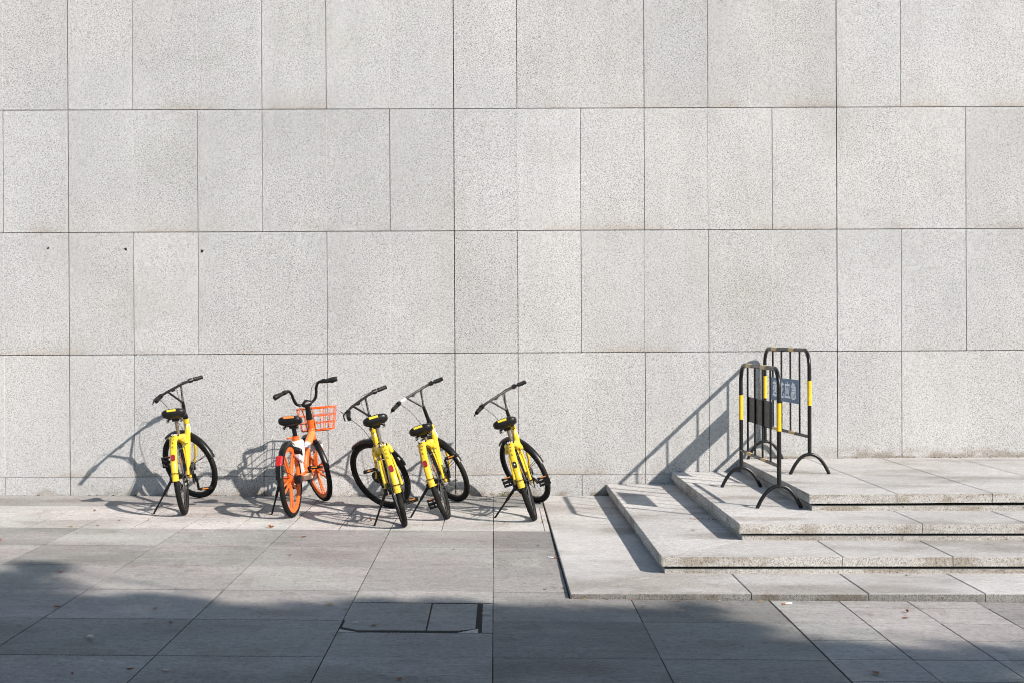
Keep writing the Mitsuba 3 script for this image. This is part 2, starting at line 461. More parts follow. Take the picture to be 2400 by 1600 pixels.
HOLES = {0: [(-3.800, 2.334)], 1: [(-3.074, 2.317)], 3: [(-2.362, 2.296)]}
for row in range(-1, 5):
    z0 = ROWZ[row] if row >= 0 else -0.16
    z1 = ROWZ[row + 1]
    for i in range(len(COLS) - 1):
        k = i - OFF
        if row == -1:
            if k not in OPEN[-1] and 0 <= k <= 15: continue
            n = 1
            while 0 <= k + n <= 15 and k + n not in OPEN[-1]: n += 1
            wall_panel(COLS[i], COLS[min(i + n, len(COLS) - 1)], z0, z1, jw(-1, k), jw(-1, k + n), 0.0, 0.0022, key='__plinth_panel')
            continue
        hs = HOLES.get(k, ()) if row == 1 else ()
        hs = [h for h in hs if COLS[i] < h[0] < COLS[i + 1]]
        gt = 0.0022 if row == -1 else 0.0034
        wall_panel(COLS[i], COLS[i + 1], z0, z1, jw(row, k), jw(row, k + 1), 0.0034 if row else 0.0022, gt, hs, same=0 <= k <= 15 and k not in OPEN[row])
        if 0 <= k <= 15 and k not in OPEN[row]:
            d = rng.choice([-0.0008, 0.0006, 0.001])
            filler.append(box((COLS[i], 0.0085 + d, (z0 + z1) / 2), (0.0021, 0.02, z1 - z0 - 0.012)))
add(wall + '__joint_filler', mikit.ply(cat(*filler), 'pale_filler_material'))
labels[wall + '__joint_filler'] = {'label': 'pale sealed joints between panels', 'kind': 'stuff'}
add(wall + '__backing', mikit.ply(box(((COLS[0] + COLS[-1]) / 2, 0.25, 2.85), (COLS[-1] - COLS[0] - 0.02, 0.44, 6.0)), 'mortar_material'))

# ------------------------------------------------------------------ steps
steps = thing('granite_steps', 'broad pale granite steps rising to a landing against the wall', 'steps')
XR = 8.0
tread_z = [lambda x, y: -0.006 - 0.0062 * (x - 0.81) + 0.0015 * y * 0, lambda x, y: 0.100 - 0.006 * (x - 1.42), lambda x, y: 0.211 - 0.005 * (x - 2.03), lambda x, y: 0.331]
LX = [0.81, 1.42, 2.032, 2.662]
FY = [-4.80, -4.155, -3.50, -2.845]


def step_stone(key, poly, z, th, tone, ch=0.005, tint=0.0):
    return add(steps + key, stone(prism(poly, z, th, ch), 'step_material', tone, 1.0 if key == '__bottom_slab' else tint))


def tw(): return rng.uniform(0.93, 1.06)


core = []
for s in range(4):
    z = tread_z[s]; x0, y0 = LX[s], FY[s]
    th = (0.12, 0.062, 0.066, 0.068)[s]
    xi = LX[s + 1] + 0.03 if s < 3 else None
    yi = FY[s + 1] + 0.03 if s < 3 else None
    g = 0.0022
    name = '__bottom_slab' if s == 0 else '__tread_slab' if s < 3 else '__landing_slab'
    if s < 3:
        fj = {0: [1.862, 2.545, 3.225], 1: [2.56, 3.258], 2: [3.276, 3.988]}[s]
        while fj[-1] < XR - 0.3: fj.append(fj[-1] + 0.70)
        lj = {0: [-4.063, -3.24, -2.409, -1.543, -0.70], 1: [-3.42, -2.56, -1.72, -0.90], 2: [-2.75, -1.95, -1.13, -0.45]}[s]
        # mitred corner
        step_stone(name, [(x0, y0), (xi, yi), (xi, lj[0] + 0.1 - 0.1), (x0, lj[0])] if yi < lj[0] else [(x0, y0), (xi, yi), (x0, lj[0])], z, th, tw(), 0.003)
        step_stone(name, [(x0 + 0.004, y0), (fj[0] - g, y0), (fj[0] - g, yi), (xi + 0.004, yi)], z, th, tw(), 0.003)
        for a, b in zip(fj[:-1], fj[1:]):
            step_stone(name, [(a + g, y0), (b - g, y0), (b - g, yi), (a + g, yi)], z, th, tw())
        ys_ = lj + [-0.002]
        for a, b in zip(ys_[:-1], ys_[1:]):
            step_stone(name, [(x0, a + g * 0.6), (xi, a + g * 0.6), (xi, b - g * 0.6), (x0, b - g * 0.6)], z, th, tw())
    else:
        # landing: a border of edge slabs, then square slabs up to the wall
        fj = [3.30, 3.997, 4.695, 5.39, 6.09, 6.79, 7.49, 8.0]
        rows_ = [FY[3], -2.20, -1.53, -0.80, -0.15, -0.002]
        for r0, r1 in zip(rows_[:-1], rows_[1:]):
            e = [x0] + fj
            for a, b in zip(e[:-1], e[1:]):
                step_stone(name, [(a + (g if a > x0 else 0), r0 + (0 if r0 == FY[3] else g * 0.5)), (b - g, r0 + (0 if r0 == FY[3] else g * 0.5)), (b - g, r1 - g * 0.5), (a + (g if a > x0 else 0), r1 - g * 0.5)], z, th, tw() * 0.94, 0.004)
    if s:
        # riser stones set back under the overhanging tread, with a dark slot between
        ov, hgt = 0.022, (0, 0.030, 0.034, 0.038)[s]
        zl = tread_z[s - 1]
        rj = [x0 + ov]
        while rj[-1] < XR - 0.5: rj.append(rj[-1] + rng.choice([0.33, 0.39, 0.70, 0.70]))
        for a, b in zip(rj[:-1], rj[1:]):
            step_stone('__riser_stone', [(a + 0.001, y0 + ov), (b - 0.001, y0 + ov), (b - 0.001, y0 + ov + 0.05), (a + 0.001, y0 + ov + 0.05)], lambda x, y: zl(x, y) + hgt, 0.05, tw() * 0.95, 0.003, 0.1)
        yy = [y0 + ov + 0.052]
        while yy[-1] < -0.5: yy.append(min(-0.003, yy[-1] + rng.choice([0.62, 0.7, 0.8])))
        yy[-1] = -0.003
        for a, b in zip(yy[:-1], yy[1:]):
            step_stone('__riser_stone', [(x0 + ov, a + 0.001), (x0 + ov + 0.05, a + 0.001), (x0 + ov + 0.05, b - 0.001), (x0 + ov, b - 0.001)], lambda x, y: zl(x, y) + hgt, 0.05, tw() * 0.95, 0.003, 0.1)
        zz = 0.331 - 0.11 * (3 - s) - 0.08
        core.append(box(((x0 + 0.09 + XR) / 2, (y0 + 0.09) / 2 - 0.002, zz - 0.2), (XR - x0 - 0.09, -(y0 + 0.09) - 0.004, 0.4)))
add(steps + '__core', mikit.ply(cat(*core), 'mortar_material'))

# ------------------------------------------------------------------ barriers
def glyphs():
    """Strokes of the four characters on the board, each in a unit square (x right, y up)."""
    lian = [[(.05, .88), (.95, .88)], [(.33, 1.0), (.33, .78)], [(.67, 1.0), (.67, .78)],
            [(.38, .70), (.95, .70)], [(.62, .78), (.45, .50), (.90, .50)], [(.66, .62), (.66, .14)], [(.36, .33), (.97, .33)],
            [(.12, .70), (.22, .62)], [(.05, .52), (.22, .52), (.20, .22)], [(.20, .22), (.05, .08)], [(.18, .20), (.40, .06), (.97, .06)]]
    hua = [[(.05, .86), (.95, .86)], [(.32, 1.0), (.32, .76)], [(.68, 1.0), (.68, .76)],
           [(.38, .70), (.22, .46), (.05, .32)], [(.25, .50), (.25, .02)], [(.86, .60), (.66, .44), (.46, .32)], [(.58, .72), (.58, .10), (.66, .04), (.92, .04), (.95, .22)]]
    ying = [[(.50, 1.0), (.56, .88)], [(.12, .84), (.95, .84)], [(.14, .84), (.14, .40), (.03, .04)],
            [(.30, .62), (.40, .30)], [(.52, .68), (.60, .34)], [(.85, .66), (.70, .12)], [(.22, .08), (.97, .08)]]
    ji = [[(.36, 1.0), (.14, .76)], [(.32, .90), (.66, .90), (.56, .76)], [(.20, .74), (.84, .74), (.84, .40)], [(.22, .57), (.84, .57)], [(.16, .40), (.84, .40)],
          [(.10, .26), (.05, .06)], [(.28, .30), (.30, .08), (.40, .03), (.68, .03), (.72, .14)], [(.50, .32), (.56, .20)], [(.82, .28), (.94, .10)]]
    return [lian, hua, ying, ji]


def strokes_mesh(chars, cell, w, depth):
    """Flat lettering in the xz plane, reading along +x from the origin, facing -y."""
    out = []
    for i, ch in enumerate(chars):
        for st in ch:
            for (ax, ay), (bx, by) in zip(st[:-1], st[1:]):
                a = np.array([(i * 1.22 + ax) * cell[0], ay * cell[1]]); b = np.array([(i * 1.22 + bx) * cell[0], by * cell[1]])
                d = b - a; L = np.linalg.norm(d); u = d / L; nn = np.array([-u[1], u[0]]) * w / 2
                a2, b2 = a - u * w * 0.4, b + u * w * 0.4
                q = [a2 - nn, b2 - nn, b2 + nn, a2 + nn]
                k = len(out)
                v = [[p[0], -depth - 0.00006 * k, p[1]] for p in q] + [[p[0], 0.0, p[1]] for p in q]
                out.append(trimesh.Trimesh(v, [[0, 1, 2], [0, 2, 3], [0, 4, 5], [0, 5, 1], [1, 5, 6], [1, 6, 2], [2, 6, 7], [2, 7, 3], [3, 7, 4], [3, 4, 0]], process=False))
    return cat(*out)


def barrier(label, M, blue_left):
    """Local frame: x along the barrier from its far post to its near post, y to the side, z up."""
    t = thing('crowd_barrier', label, 'barrier', 'striped steel barriers on the steps')
    L, H, rc, R = 1.39, 1.03, 0.14, 0.0165
    z0 = 0.165
    sm = 40
    P = lambda mesh, mat, k: add(t + k, mikit.ply(mesh, mat, smooth=sm), M)
    a = np.linspace(pi, pi / 2, 10)
    path = [(0, 0, z0 - 0.01), (0, 0, 0.5)] + [(rc + rc * math.cos(q), 0, H - rc + rc * math.sin(q)) for q in a]
    path += [(L - x, y, z) for x, y, z in path[::-1]]
    fr = P(tube(path, R, 14), 'barrier_black', '__frame')
    P(cyl((0, 0, 0.57), (0, 0, 0.778), R + 0.0012, 16), 'barrier_yellow', '__yellow_band')
    P(cyl((L, 0, 0.57), (L, 0, 0.778), R + 0.0012, 16), 'barrier_yellow', '__yellow_band')
    for c in (0.36, 0.90): P(cyl((c - 0.085, 0, H), (c + 0.085, 0, H), R + 0.0012, 16), 'barrier_tape', '__pale_band')
    P(cyl((0, 0, 0.31), (L, 0, 0.31), 0.0135, 14), 'barrier_black', '__lower_rail')
    for c in (0.36, 0.90): P(cyl((c - 0.085, 0, 0.31), (c + 0.085, 0, 0.31), 0.0147, 16), 'barrier_tape', '__pale_band')
    for k in range(1, 5):
        x = L * k / 5
        P(cyl((x, 0, 0.31), (x, 0, H), 0.0085, 10), 'barrier_black', '__upright_bar')
    x1, x2 = L / 5, 4 * L / 5
    s = -1 if blue_left else 1
    P(rbox(((x1 + x2) / 2, s * 0.0105, 0.672), (x2 - x1 + 0.02, 0.003, 0.205), 0.001), 'board_blue', '__board')
    bk = P(box(((x1 + x2) / 2, s * 0.0078, 0.672), (x2 - x1 + 0.018, 0.002, 0.203)), 'board_back', '__board_back')
    txt = strokes_mesh(glyphs(), (0.158, 0.138), 0.0185, 0.0012)
    txt.apply_translation([x1 + 0.045, 0, 0.605])
    if blue_left:
        txt.apply_translation([0, -0.012, 0])
    else:
        txt.apply_transform(trimesh.transformations.rotation_matrix(pi, [0, 0, 1])); txt.apply_translation([L, 0.012, 0])
    P(txt, 'print_white', '__lettering')
    for c in (0, L):
        b = np.linspace(-0.03, pi + 0.03, 21)
        sp, hh = 0.165, z0
        leg = [(c, -sp * u, 0.001 + (hh - 0.001) * (1 - abs(u) ** 2.25)) for u in np.linspace(-1, 1, 23)]
        leg = np.array(leg); leg[0, 2] = leg[-1, 2] = 0.0
        P(tube(leg, 0.0145, 12), 'barrier_black', '__foot')
    return t


def frame_m(p, q, zp, zq):
    """Matrix whose x axis runs from p (far post) to q (near post)."""
    d = np.array([q[0] - p[0], q[1] - p[1], 0.0]); d /= np.linalg.norm(d)
    M = np.eye(4); M[:3, 0] = d; M[:3, 1] = np.cross([0, 0, 1], d); M[:3, 3] = [p[0], p[1], (zp + zq) / 2]
    return M


barrier('black and yellow steel barrier nearer the camera, the dark back of its board showing', frame_m((2.452, -1.29), (2.476, -2.67), 0.209, 0.209), False)
barrier('black and yellow steel barrier close to the wall with a blue lettered board', frame_m((2.905, -0.05), (2.995, -1.43), 0.331, 0.331), True)


# ------------------------------------------------------------------ bicycles
def Rz(a): M = np.eye(4); M[:2, :2] = [[math.cos(a), -math.sin(a)], [math.sin(a), math.cos(a)]]; return M
def Rxm(a): M = np.eye(4); M[1:3, 1:3] = [[math.cos(a), -math.sin(a)], [math.sin(a), math.cos(a)]]; return M
def Tm(x, y, z): M = np.eye(4); M[:3, 3] = [x, y, z]; return M


HA = math.radians(70)
AX = np.array([-math.cos(HA), 0, math.sin(HA)]); E1 = np.array([math.sin(HA), 0, math.cos(HA)]); E2 = np.array([0, 1.0, 0])


def pose(x, y, yaw, lean):
    return Tm(x, y, gz(x, y)) @ Rz(yaw) @ Rxm(-lean)


def steer_m(O, st):
    return trimesh.transformations.rotation_matrix(st, AX, O)


def fender(R, a0, a1, w, depth=0.02, n=30, thick=0.004):
    """A curved mudguard over a wheel: angles in radians from forward, counter-clockwise seen from the right."""
    prof = [(-w / 2, -depth), (-w * 0.42, -depth * 0.35), (-w * 0.25, -depth * 0.08), (0, 0), (w * 0.25, -depth * 0.08), (w * 0.42, -depth * 0.35), (w / 2, -depth)]
    prof = prof + [(y * 0.93, d - thick) for y, d in prof[::-1]]
    k = len(prof)
    v = []
    for a in np.linspace(a0, a1, n):
        for y, d in prof: v.append(((R + d) * math.cos(a), y, (R + d) * math.sin(a)))
    f = []
    for i in range(n - 1):
        for j in range(k):
            j2 = (j + 1) % k
            f += [[i * k + j, i * k + j2, (i + 1) * k + j2], [i * k + j, (i + 1) * k + j2, (i + 1) * k + j]]
    h = k // 2
    for b in (0, (n - 1) * k):
        for j in range(h - 1):
            q = [b + j, b + j + 1, b + k - 2 - j, b + k - 1 - j]
            f += [[q[0], q[1], q[2]], [q[0], q[2], q[3]]]
    m = trimesh.Trimesh(v, f, process=False); m.fix_normals(); return m


def spokes(R, n=28, hw=0.028, hr=0.02):
    out = []
    for k in range(n):
        a = 2 * pi * k / n; s = 1 if k % 2 else -1
        b = a + (0.9 if (k // 2) % 2 else -0.9)
        out.append(tube([(hr * math.cos(b), s * hw, hr * math.sin(b)), (R * math.cos(a), 0, R * math.sin(a))], 0.0013, 4, cap=False))
    return cat(*out)


def tyre(R, r):
    m = ring(R - r, r, 60, 12)
    # tread blocks as a shallow ripple
    return m


def saddle_mesh():
    v, f = [], []
    st = [(-0.128, 0.10, 0.012, 0.020), (-0.124, 0.155, 0.026, 0.032), (-0.112, 0.186, 0.036, 0.042), (-0.085, 0.204, 0.041, 0.044), (-0.045, 0.198, 0.040, 0.040), (0.0, 0.160, 0.036, 0.034), (0.045, 0.100, 0.032, 0.030), (0.09, 0.066, 0.030, 0.028), (0.13, 0.056, 0.027, 0.026), (0.15, 0.046, 0.020, 0.020), (0.158, 0.022, 0.008, 0.008)]
    n = 24
    for x, w, up, dn in st:
        rise = 0.018 * max(0, -x / 0.1)
        for k in range(n):
            a = 2 * pi * k / n; c, s = math.cos(a), math.sin(a)
            e = 0.75
            yy = w / 2 * math.copysign(abs(c) ** e, c)
            zz = (up if s > 0 else dn) * math.copysign(abs(s) ** e, s)
            v.append((x, yy, zz + rise))
    for i in range(len(st) - 1):
        for k in range(n):
            k2 = (k + 1) % n
            f += [[i * n + k, (i + 1) * n + k2, i * n + k2], [i * n + k, (i + 1) * n + k, (i + 1) * n + k2]]
    f += [[0, k, k + 1] for k in range(1, n - 1)]
    b = (len(st) - 1) * n
    f += [[b, b + k + 1, b + k] for k in range(1, n - 1)]
    m = trimesh.Trimesh(v, f, process=False); m.fix_normals(); return m


def pedal_mesh():
    out = [rbox((0, 0.0, 0), (0.022, 0.104, 0.022), 0.004)]
    for s in (-1, 1): out.append(rbox((s * 0.042, 0, 0), (0.012, 0.104, 0.026), 0.004))
    for s in (-1, 0, 1): out.append(rbox((0, s * 0.044, 0), (0.08, 0.010, 0.022), 0.003))
    return cat(*out)


def pedal_reflector():
    return cat(*[rbox((s * 0.0485, 0, 0.0), (0.003, 0.05, 0.011), 0.001) for s in (-1, 1)])


PLY = {}


def shp(name, mesh_fn, mat, sm=40):
    """One ply dict per different mesh, shared by all bicycles."""
    if name not in PLY: PLY[name] = mikit.ply(mesh_fn(), mat, smooth=sm)
    return PLY[name]


def oval(w, h, d, n=20):
    """A flat lozenge with round ends in the yz plane, facing -x, w along y and h along z."""
    a = np.linspace(0, 2 * pi, n, endpoint=False)
    c = np.sign(np.cos(a)) * np.abs(np.cos(a)) ** 0.6 * w / 2; s = np.sign(np.sin(a)) * np.abs(np.sin(a)) ** 0.6 * h / 2
    v = np.vstack([np.c_[np.full(n, 0.0), c, s], np.c_[np.full(n, -d), c * 0.92, s * 0.92]])
    f = [[n, n + i + 1, n + i] for i in range(1, n - 1)]
    for i in range(n):
        j = (i + 1) % n
        f += [[i, j, n + j], [i, n + j, n + i]]
    m = trimesh.Trimesh(v, f, process=False); m.fix_normals(); return m


def on_fender(R, ang, mesh):
    """Moves a mesh that faces -x at the origin onto a mudguard of radius R at the angle ang."""
    a = ang - pi
    M = np.eye(4)
    M[:3, 0] = [-math.cos(ang), 0, -math.sin(ang)]; M[:3, 1] = [0, 1, 0]; M[:3, 2] = np.cross(M[:3, 0], M[:3, 1])
    M[:3, 3] = [R * math.cos(ang), 0, R * math.sin(ang)]
    return xform(mesh, M)


def add_pedals(t, W, bb, th_left, clen=0.165, half=0.062, yped=0.135, offs='', pitch=(0.0, 0.0)):
    for side, th, pt in ((1, th_left, pitch[0]), (-1, th_left + pi, pitch[1])):
        e = bb + clen * np.array([math.cos(th), 0, math.sin(th)])
        a0 = bb + side * half * E2; a1 = e + side * (half + 0.012) * E2
        add(t + '__crank', mikit.ply(tube(spline([a0, a0 * 0.5 + a1 * 0.5 + side * 0.006 * E2, a1], 8), [0.013] * 4 + [0.011] * 4 + [0.010]), 'black_metal', smooth=40), W)
        Mp = W @ Tm(*(e + side * yped * E2)) @ trimesh.transformations.rotation_matrix(pt, [0, 1, 0])
        pk = add(t + '__pedal', shp('pedal', pedal_mesh, 'black_plastic', 30), Mp)
        add(pk + '__reflector', shp('pedal_reflector', pedal_reflector, 'reflector_amber', False), Mp)


def add_stand(t, W, top, foot_world, mat='black_metal'):
    inv = np.linalg.inv(W)
    fl = (inv @ np.r_[foot_world, 1])[:3]
    top = np.asarray(top, float)
    k = top + (fl - top) * 0.42
    d = (fl - top) / np.linalg.norm(fl - top)
    m = cat(tube([top, k], 0.0125, 10), tube([k - d * 0.01, fl - d * 0.004, fl + np.array([-0.012, 0.012, 0])], 0.008, 8), rbox(top, (0.05, 0.03, 0.05), 0.006),
            tube(spline([top + d * 0.05 + [0.022, 0, 0], top + d * 0.12 + [0.02, 0.006, 0], k + [0.004, 0, 0]], 8), 0.005, 6))
    return add(t + '__kickstand', mikit.ply(m, mat, smooth=40), W)


# ----- yellow bicycles (shared sizes)
WB, LT, L1, L2, HW, VA, SW, BO, RW = 1.087, 0.480, 0.139, 0.270, 0.296, 0.085, 0.066, 0.075, 0.325
SB = np.array([0.238, 0, 0.652])
BBP = np.array([0.455, 0, 0.285])
FAX = np.array([WB, 0, RW]); OY = FAX - 0.05 * E1
RFW = RW + 0.027
ABOVE = lambda h, o=0.0, y=0.0, O=OY: O + AX * h + E1 * o + E2 * y


def yellow_frame():
    ht = [cyl(ABOVE(0.315), ABOVE(LT), 0.0250, 18)]
    j = ABOVE(0.40); j2 = ABOVE(0.335)
    mt = tube(spline([ABOVE(0.42), ABOVE(0.36, -0.06), np.array([0.70, 0, 0.48]), np.array([0.53, 0, 0.335]), BBP + [0.0, 0, 0.0]], 24), [0.026] * 6 + [0.0285] * 13 + [0.030] * 6, 16)
    mt.vertices[:, 1] *= 0.92
    st = tube([BBP, SB + [-0.004, 0, 0.006]], 0.0225, 16)
    bb = cyl(BBP - 0.045 * E2, BBP + 0.045 * E2, 0.028, 18)
    out = ht + [mt, st, bb]
    # upper stays and chain stays
    for s in (-1, 1):
        out.append(tube(spline([SB + [-0.02, s * 0.040, -0.045], [0.14, s * 0.056, 0.52], [0.07, s * 0.062, 0.42], [0.0, s * 0.066, RW]], 15), 0.0102, 10))
        out.append(tube(spline([BBP + [-0.02, s * 0.034, 0], [0.22, s * 0.05, 0.285], [0.0, s * 0.066, RW]], 12), 0.0102, 10))
    return cat(*out)


def yellow_yoke():
    """The broad housing between seat tube and rear mudguard, straddling the tyre."""
    a = hull([(SB + [0.012, -0.038, -0.014], 0.022), (SB + [0.012, 0.038, -0.014], 0.022), ((0.03, -0.044, 0.646), 0.017), ((0.03, 0.044, 0.646), 0.017), ((-0.035, -0.032, 0.642), 0.016), ((-0.035, 0.032, 0.642), 0.016), ((-0.02, 0.0, 0.660), 0.016), (SB + [0.0, -0.034, -0.06], 0.022), (SB + [0.0, 0.034, -0.06], 0.022)])
    q = np.linspace(-0.15, pi + 0.15, 20)
    c = np.array([0.155, 0, 0.60]); u = np.array([-0.42, 0, -0.9]) ; u /= np.linalg.norm(u)
    hs = tube([c + 0.062 * (-math.cos(k)) * E2 - u * (0.062 * math.sin(k) - 0.012) for k in q], 0.017, 10)
    return cat(a, hs)


def yellow_bike(label, x, y, yaw, lean, steer, sl, dl, th_left, foot, rear_light='reflector_red', sticker=True, bar_sticker=False, bent=0.0, left_sw=0.0, ped=(0.0, 0.0), txt=True):
    t = thing('yellow_bicycle', label, 'bicycle', 'yellow bicycles parked against the wall')
    W = pose(x, y, yaw, lean); S = W @ steer_m(OY, steer)
    # rear wheel
    WR = W @ Tm(0, 0, RW)
    rw = add(t + '__rear_wheel', shp('y_rim', lambda: cat(ring(RW - 0.047, 0.0125, 60, 8, 1.1)), 'black_metal'), WR)
    add(rw + '__tyre', shp('y_tyre', lambda: tyre(RW, 0.022), 'tyre_rubber'), WR)
    add(rw + '__spokes', shp('y_spokes', lambda: spokes(RW - 0.05), 'steel', False), WR)
    add(rw + '__hub', shp('y_rhub', lambda: cat(cyl((0, -0.055, 0), (0, 0.055, 0), 0.022, 16), cyl((0, 0.03, 0), (0, 0.052, 0), 0.05, 20), cyl((0, -0.075, 0), (0, 0.075, 0), 0.008, 10)), 'black_metal'), WR)
    # front wheel
    WF = S @ Tm(*FAX)
    fw = add(t + '__front_wheel', PLY['y_rim'], WF)
    add(fw + '__tyre', PLY['y_tyre'], WF)
    add(fw + '__spokes', PLY['y_spokes'], WF)
    add(fw + '__hub', shp('y_fhub', lambda: cat(cyl((0, -0.045, 0), (0, 0.045, 0), 0.018, 14), cyl((0, 0.018, 0), (0, 0.046, 0), 0.056, 22), cyl((0, -0.062, 0), (0, 0.062, 0), 0.007, 10)), 'black_metal'), WF)
    add(t + '__frame', shp('y_frame', yellow_frame, 'yellow_paint'), W)
    yk = add(t + '__yoke', shp('y_yoke', yellow_yoke, 'yellow_paint'), W)
    # badge on the back of the yoke
    Mb = np.eye(4); nb = np.array([-0.72, 0, 0.69]); nb /= np.linalg.norm(nb)
    Mb[:3, 0] = -nb; Mb[:3, 1] = E2; Mb[:3, 2] = np.cross(-nb, E2); Mb[:3, 3] = np.array([-0.036, 0, 0.670])
    add(yk + '__badge', shp('y_badge', lambda: oval(0.072, 0.030, 0.006), 'print_black'), W @ Mb)
    add(yk + '__badge_print', shp('y_badge_print', lambda: cat(*[xform(xform(ring(0.0062, 0.0017, 16, 6), trimesh.transformations.rotation_matrix(pi / 2, [0, 0, 1])), Tm(-0.007, d, 0)) for d in (-0.017, 0.017)], box((-0.007, 0, 0), (0.002, 0.004, 0.016)), box((-0.007, 0.001, 0.002), (0.002, 0.010, 0.003))), 'print_white'), W @ Mb)
    add(yk + '__ring_lock', shp('y_lock', lambda: cat(tube([np.array([0.155, 0, 0.60]) + [-0.028 * 0.42, 0.052 * math.cos(k), -0.05 * 0.2 - 0.05 * math.sin(k)] for k in np.linspace(0.1, pi - 0.1, 12)], 0.005, 8)), 'steel'), W)
    rf = add(t + '__rear_mudguard', shp('y_rfender', lambda: fender(RFW, math.radians(94), math.radians(181), 0.055, 0.024), 'yellow_paint', 50), WR)
    add(rf + '__rear_light', shp('y_light_' + rear_light, lambda: on_fender(RFW + 0.001, math.radians(149), oval(0.034, 0.058, 0.010)), rear_light, 30), WR)
    if rear_light == 'print_black':
        add(rf + '__lamp', shp('y_lamp', lambda: on_fender(RFW + 0.011, math.radians(149), oval(0.010, 0.012, 0.004)), 'print_white', 30), WR)
    # small worn characters down the mudguard
    if txt:
        def marks():
            o = []
            r2 = random.Random(5)
            for k, an in enumerate(np.linspace(106, 132, 4)):
                for c in range(6):
                    w, h = r2.choice([(0.012, 0.0022), (0.0022, 0.010), (0.008, 0.0022)])
                    o.append(on_fender(RFW + 0.0006 + 0.0001 * c, math.radians(an + r2.uniform(-1.6, 1.6)), box((0, 0.002 + r2.uniform(-0.006, 0.006), 0), (0.0012, w, h))))
            return cat(*o)
        add(rf + '__lettering', shp('y_marks', marks, 'print_black', False), WR)
    add(t + '__mudguard_stay', shp('y_stay', lambda: cat(tube(spline([(0.0, 0.072, 0), (-0.15, 0.05, 0.02), (-RFW * 0.985, 0.033, 0.055), (-RFW * 1.015, 0.0, 0.058), (-RFW * 0.985, -0.033, 0.055), (-0.15, -0.05, 0.02), (0.0, -0.072, 0)], 30), 0.003, 6)), 'black_metal'), WR)
    # seat
    sd = np.array([-math.cos(HA), 0, math.sin(HA)])
    add(t + '__seat_post', mikit.ply(cyl(SB, SB + sd * (sl - 0.035), 0.0145, 14), 'dull_steel', smooth=40), W)
    add(t + '__seat_clamp', shp('y_clamp', lambda: cat(cyl(SB - sd * 0.012, SB + sd * 0.016, 0.026, 16), rbox(SB + [-0.034, 0.0, 0.002], (0.03, 0.05, 0.016), 0.004), cyl(SB + [-0.02, 0.02, 0], SB + [-0.022, 0.065, 0.012], 0.006, 8)), 'black_metal'), W)
    sc = SB + sd * sl + np.array([-0.0, 0, 0.0])
    Ms = W @ Tm(*sc)
    sa = add(t + '__saddle', shp('saddle', saddle_mesh, 'saddle_vinyl', 60), Ms)
    add(sa + '__underside', shp('saddle_rails', lambda: cat(cyl((-0.095, 0.05, -0.035), (0.08, 0.022, -0.035), 0.005, 8), cyl((-0.095, -0.05, -0.035), (0.08, -0.022, -0.035), 0.005, 8), rbox((0.0, 0, -0.042), (0.05, 0.06, 0.03), 0.006),
        *[tube([(-0.075 + 0.012 * math.cos(k), s * 0.055 + 0.012 * math.sin(k), -0.060 + 0.0012 * i) for i, k in enumerate(np.linspace(0, 6 * pi, 30))], 0.0028, 6) for s in (-1, 1)]), 'black_metal'), Ms)
    Mk = np.eye(4); nk = np.array([-0.86, 0, 0.51]); nk /= np.linalg.norm(nk)
    Mk[:3, 0] = -nk; Mk[:3, 1] = E2; Mk[:3, 2] = np.cross(-nk, E2); Mk[:3, 3] = [-0.1275, 0.012, 0.042]
    st = add(sa + '__sticker', shp('saddle_sticker', lambda: rbox((0.001, 0, 0), (0.010, 0.074, 0.018), 0.001), 'sticker_yellow', False), Ms @ Mk)
    # steering parts
    G = lambda mesh, mat, k, sm=40: add(t + k, mikit.ply(mesh, mat, smooth=sm), S)
    cr = ABOVE(0.315)
    fk = [cyl(ABOVE(0.295), ABOVE(0.315), 0.030, 16)]
    for s in (-1, 1):
        fk.append(tube(spline([ABOVE(0.305, 0.0, s * 0.012), ABOVE(0.290, 0.0, s * 0.046), ABOVE(0.235, 0.002, s * 0.058), ABOVE(0.11, 0.012, s * 0.06), FAX + s * 0.056 * E2], 20), [0.0145] * 10 + [0.0125] * 6 + [0.010] * 5, 10))
    if 'y_fork' not in PLY: PLY['y_fork'] = mikit.ply(cat(*fk), 'yellow_paint', smooth=40)
    add(t + '__fork', PLY['y_fork'], S)
    ff = add(t + '__front_mudguard', shp('y_ffender', lambda: fender(RFW - 0.004, math.radians(66), math.radians(176), 0.058, 0.024), 'black_plastic', 50), WF)
    add(ff + '__stay', shp('y_fstay', lambda: cat(*[tube(spline([(0, s * 0.06, 0), (-0.16, s * 0.046, 0.03), (-RFW * 0.97, s * 0.03, 0.085)], 10), 0.003, 6) for s in (-1, 1)]), 'black_metal'), WF)
    l1, l2 = L1 + dl, L2 + dl
    G(cat(cyl(ABOVE(LT - 0.004), ABOVE(LT + 0.03), 0.024, 16), tube([ABOVE(LT), ABOVE(LT + l1 + 0.012)], [0.0175, 0.0145], 14)), 'black_metal', '__stem')
    bz = LT + l2
    bar_pts = [ABOVE(bz, BO - SW - left_sw, HW), ABOVE(bz, BO - 0.052 - left_sw * 0.75, 0.27), ABOVE(bz, BO - 0.018 - left_sw * 0.3, 0.195), ABOVE(bz, BO - 0.004, 0.13), ABOVE(bz, BO, 0.06), ABOVE(bz, BO, -0.06), ABOVE(bz, BO - 0.004, -0.13), ABOVE(bz, BO - 0.018, -0.195), ABOVE(bz, BO - 0.052, -0.27), ABOVE(bz, BO - SW, -HW)]
    sp = spline(bar_pts, 54)
    hb = G(cat(tube(sp, 0.0115, 10), *[cyl(ABOVE(LT + l1), ABOVE(bz, BO, s * VA), 0.0092, 10) for s in (-1, 1)]), 'black_metal', '__handlebar')
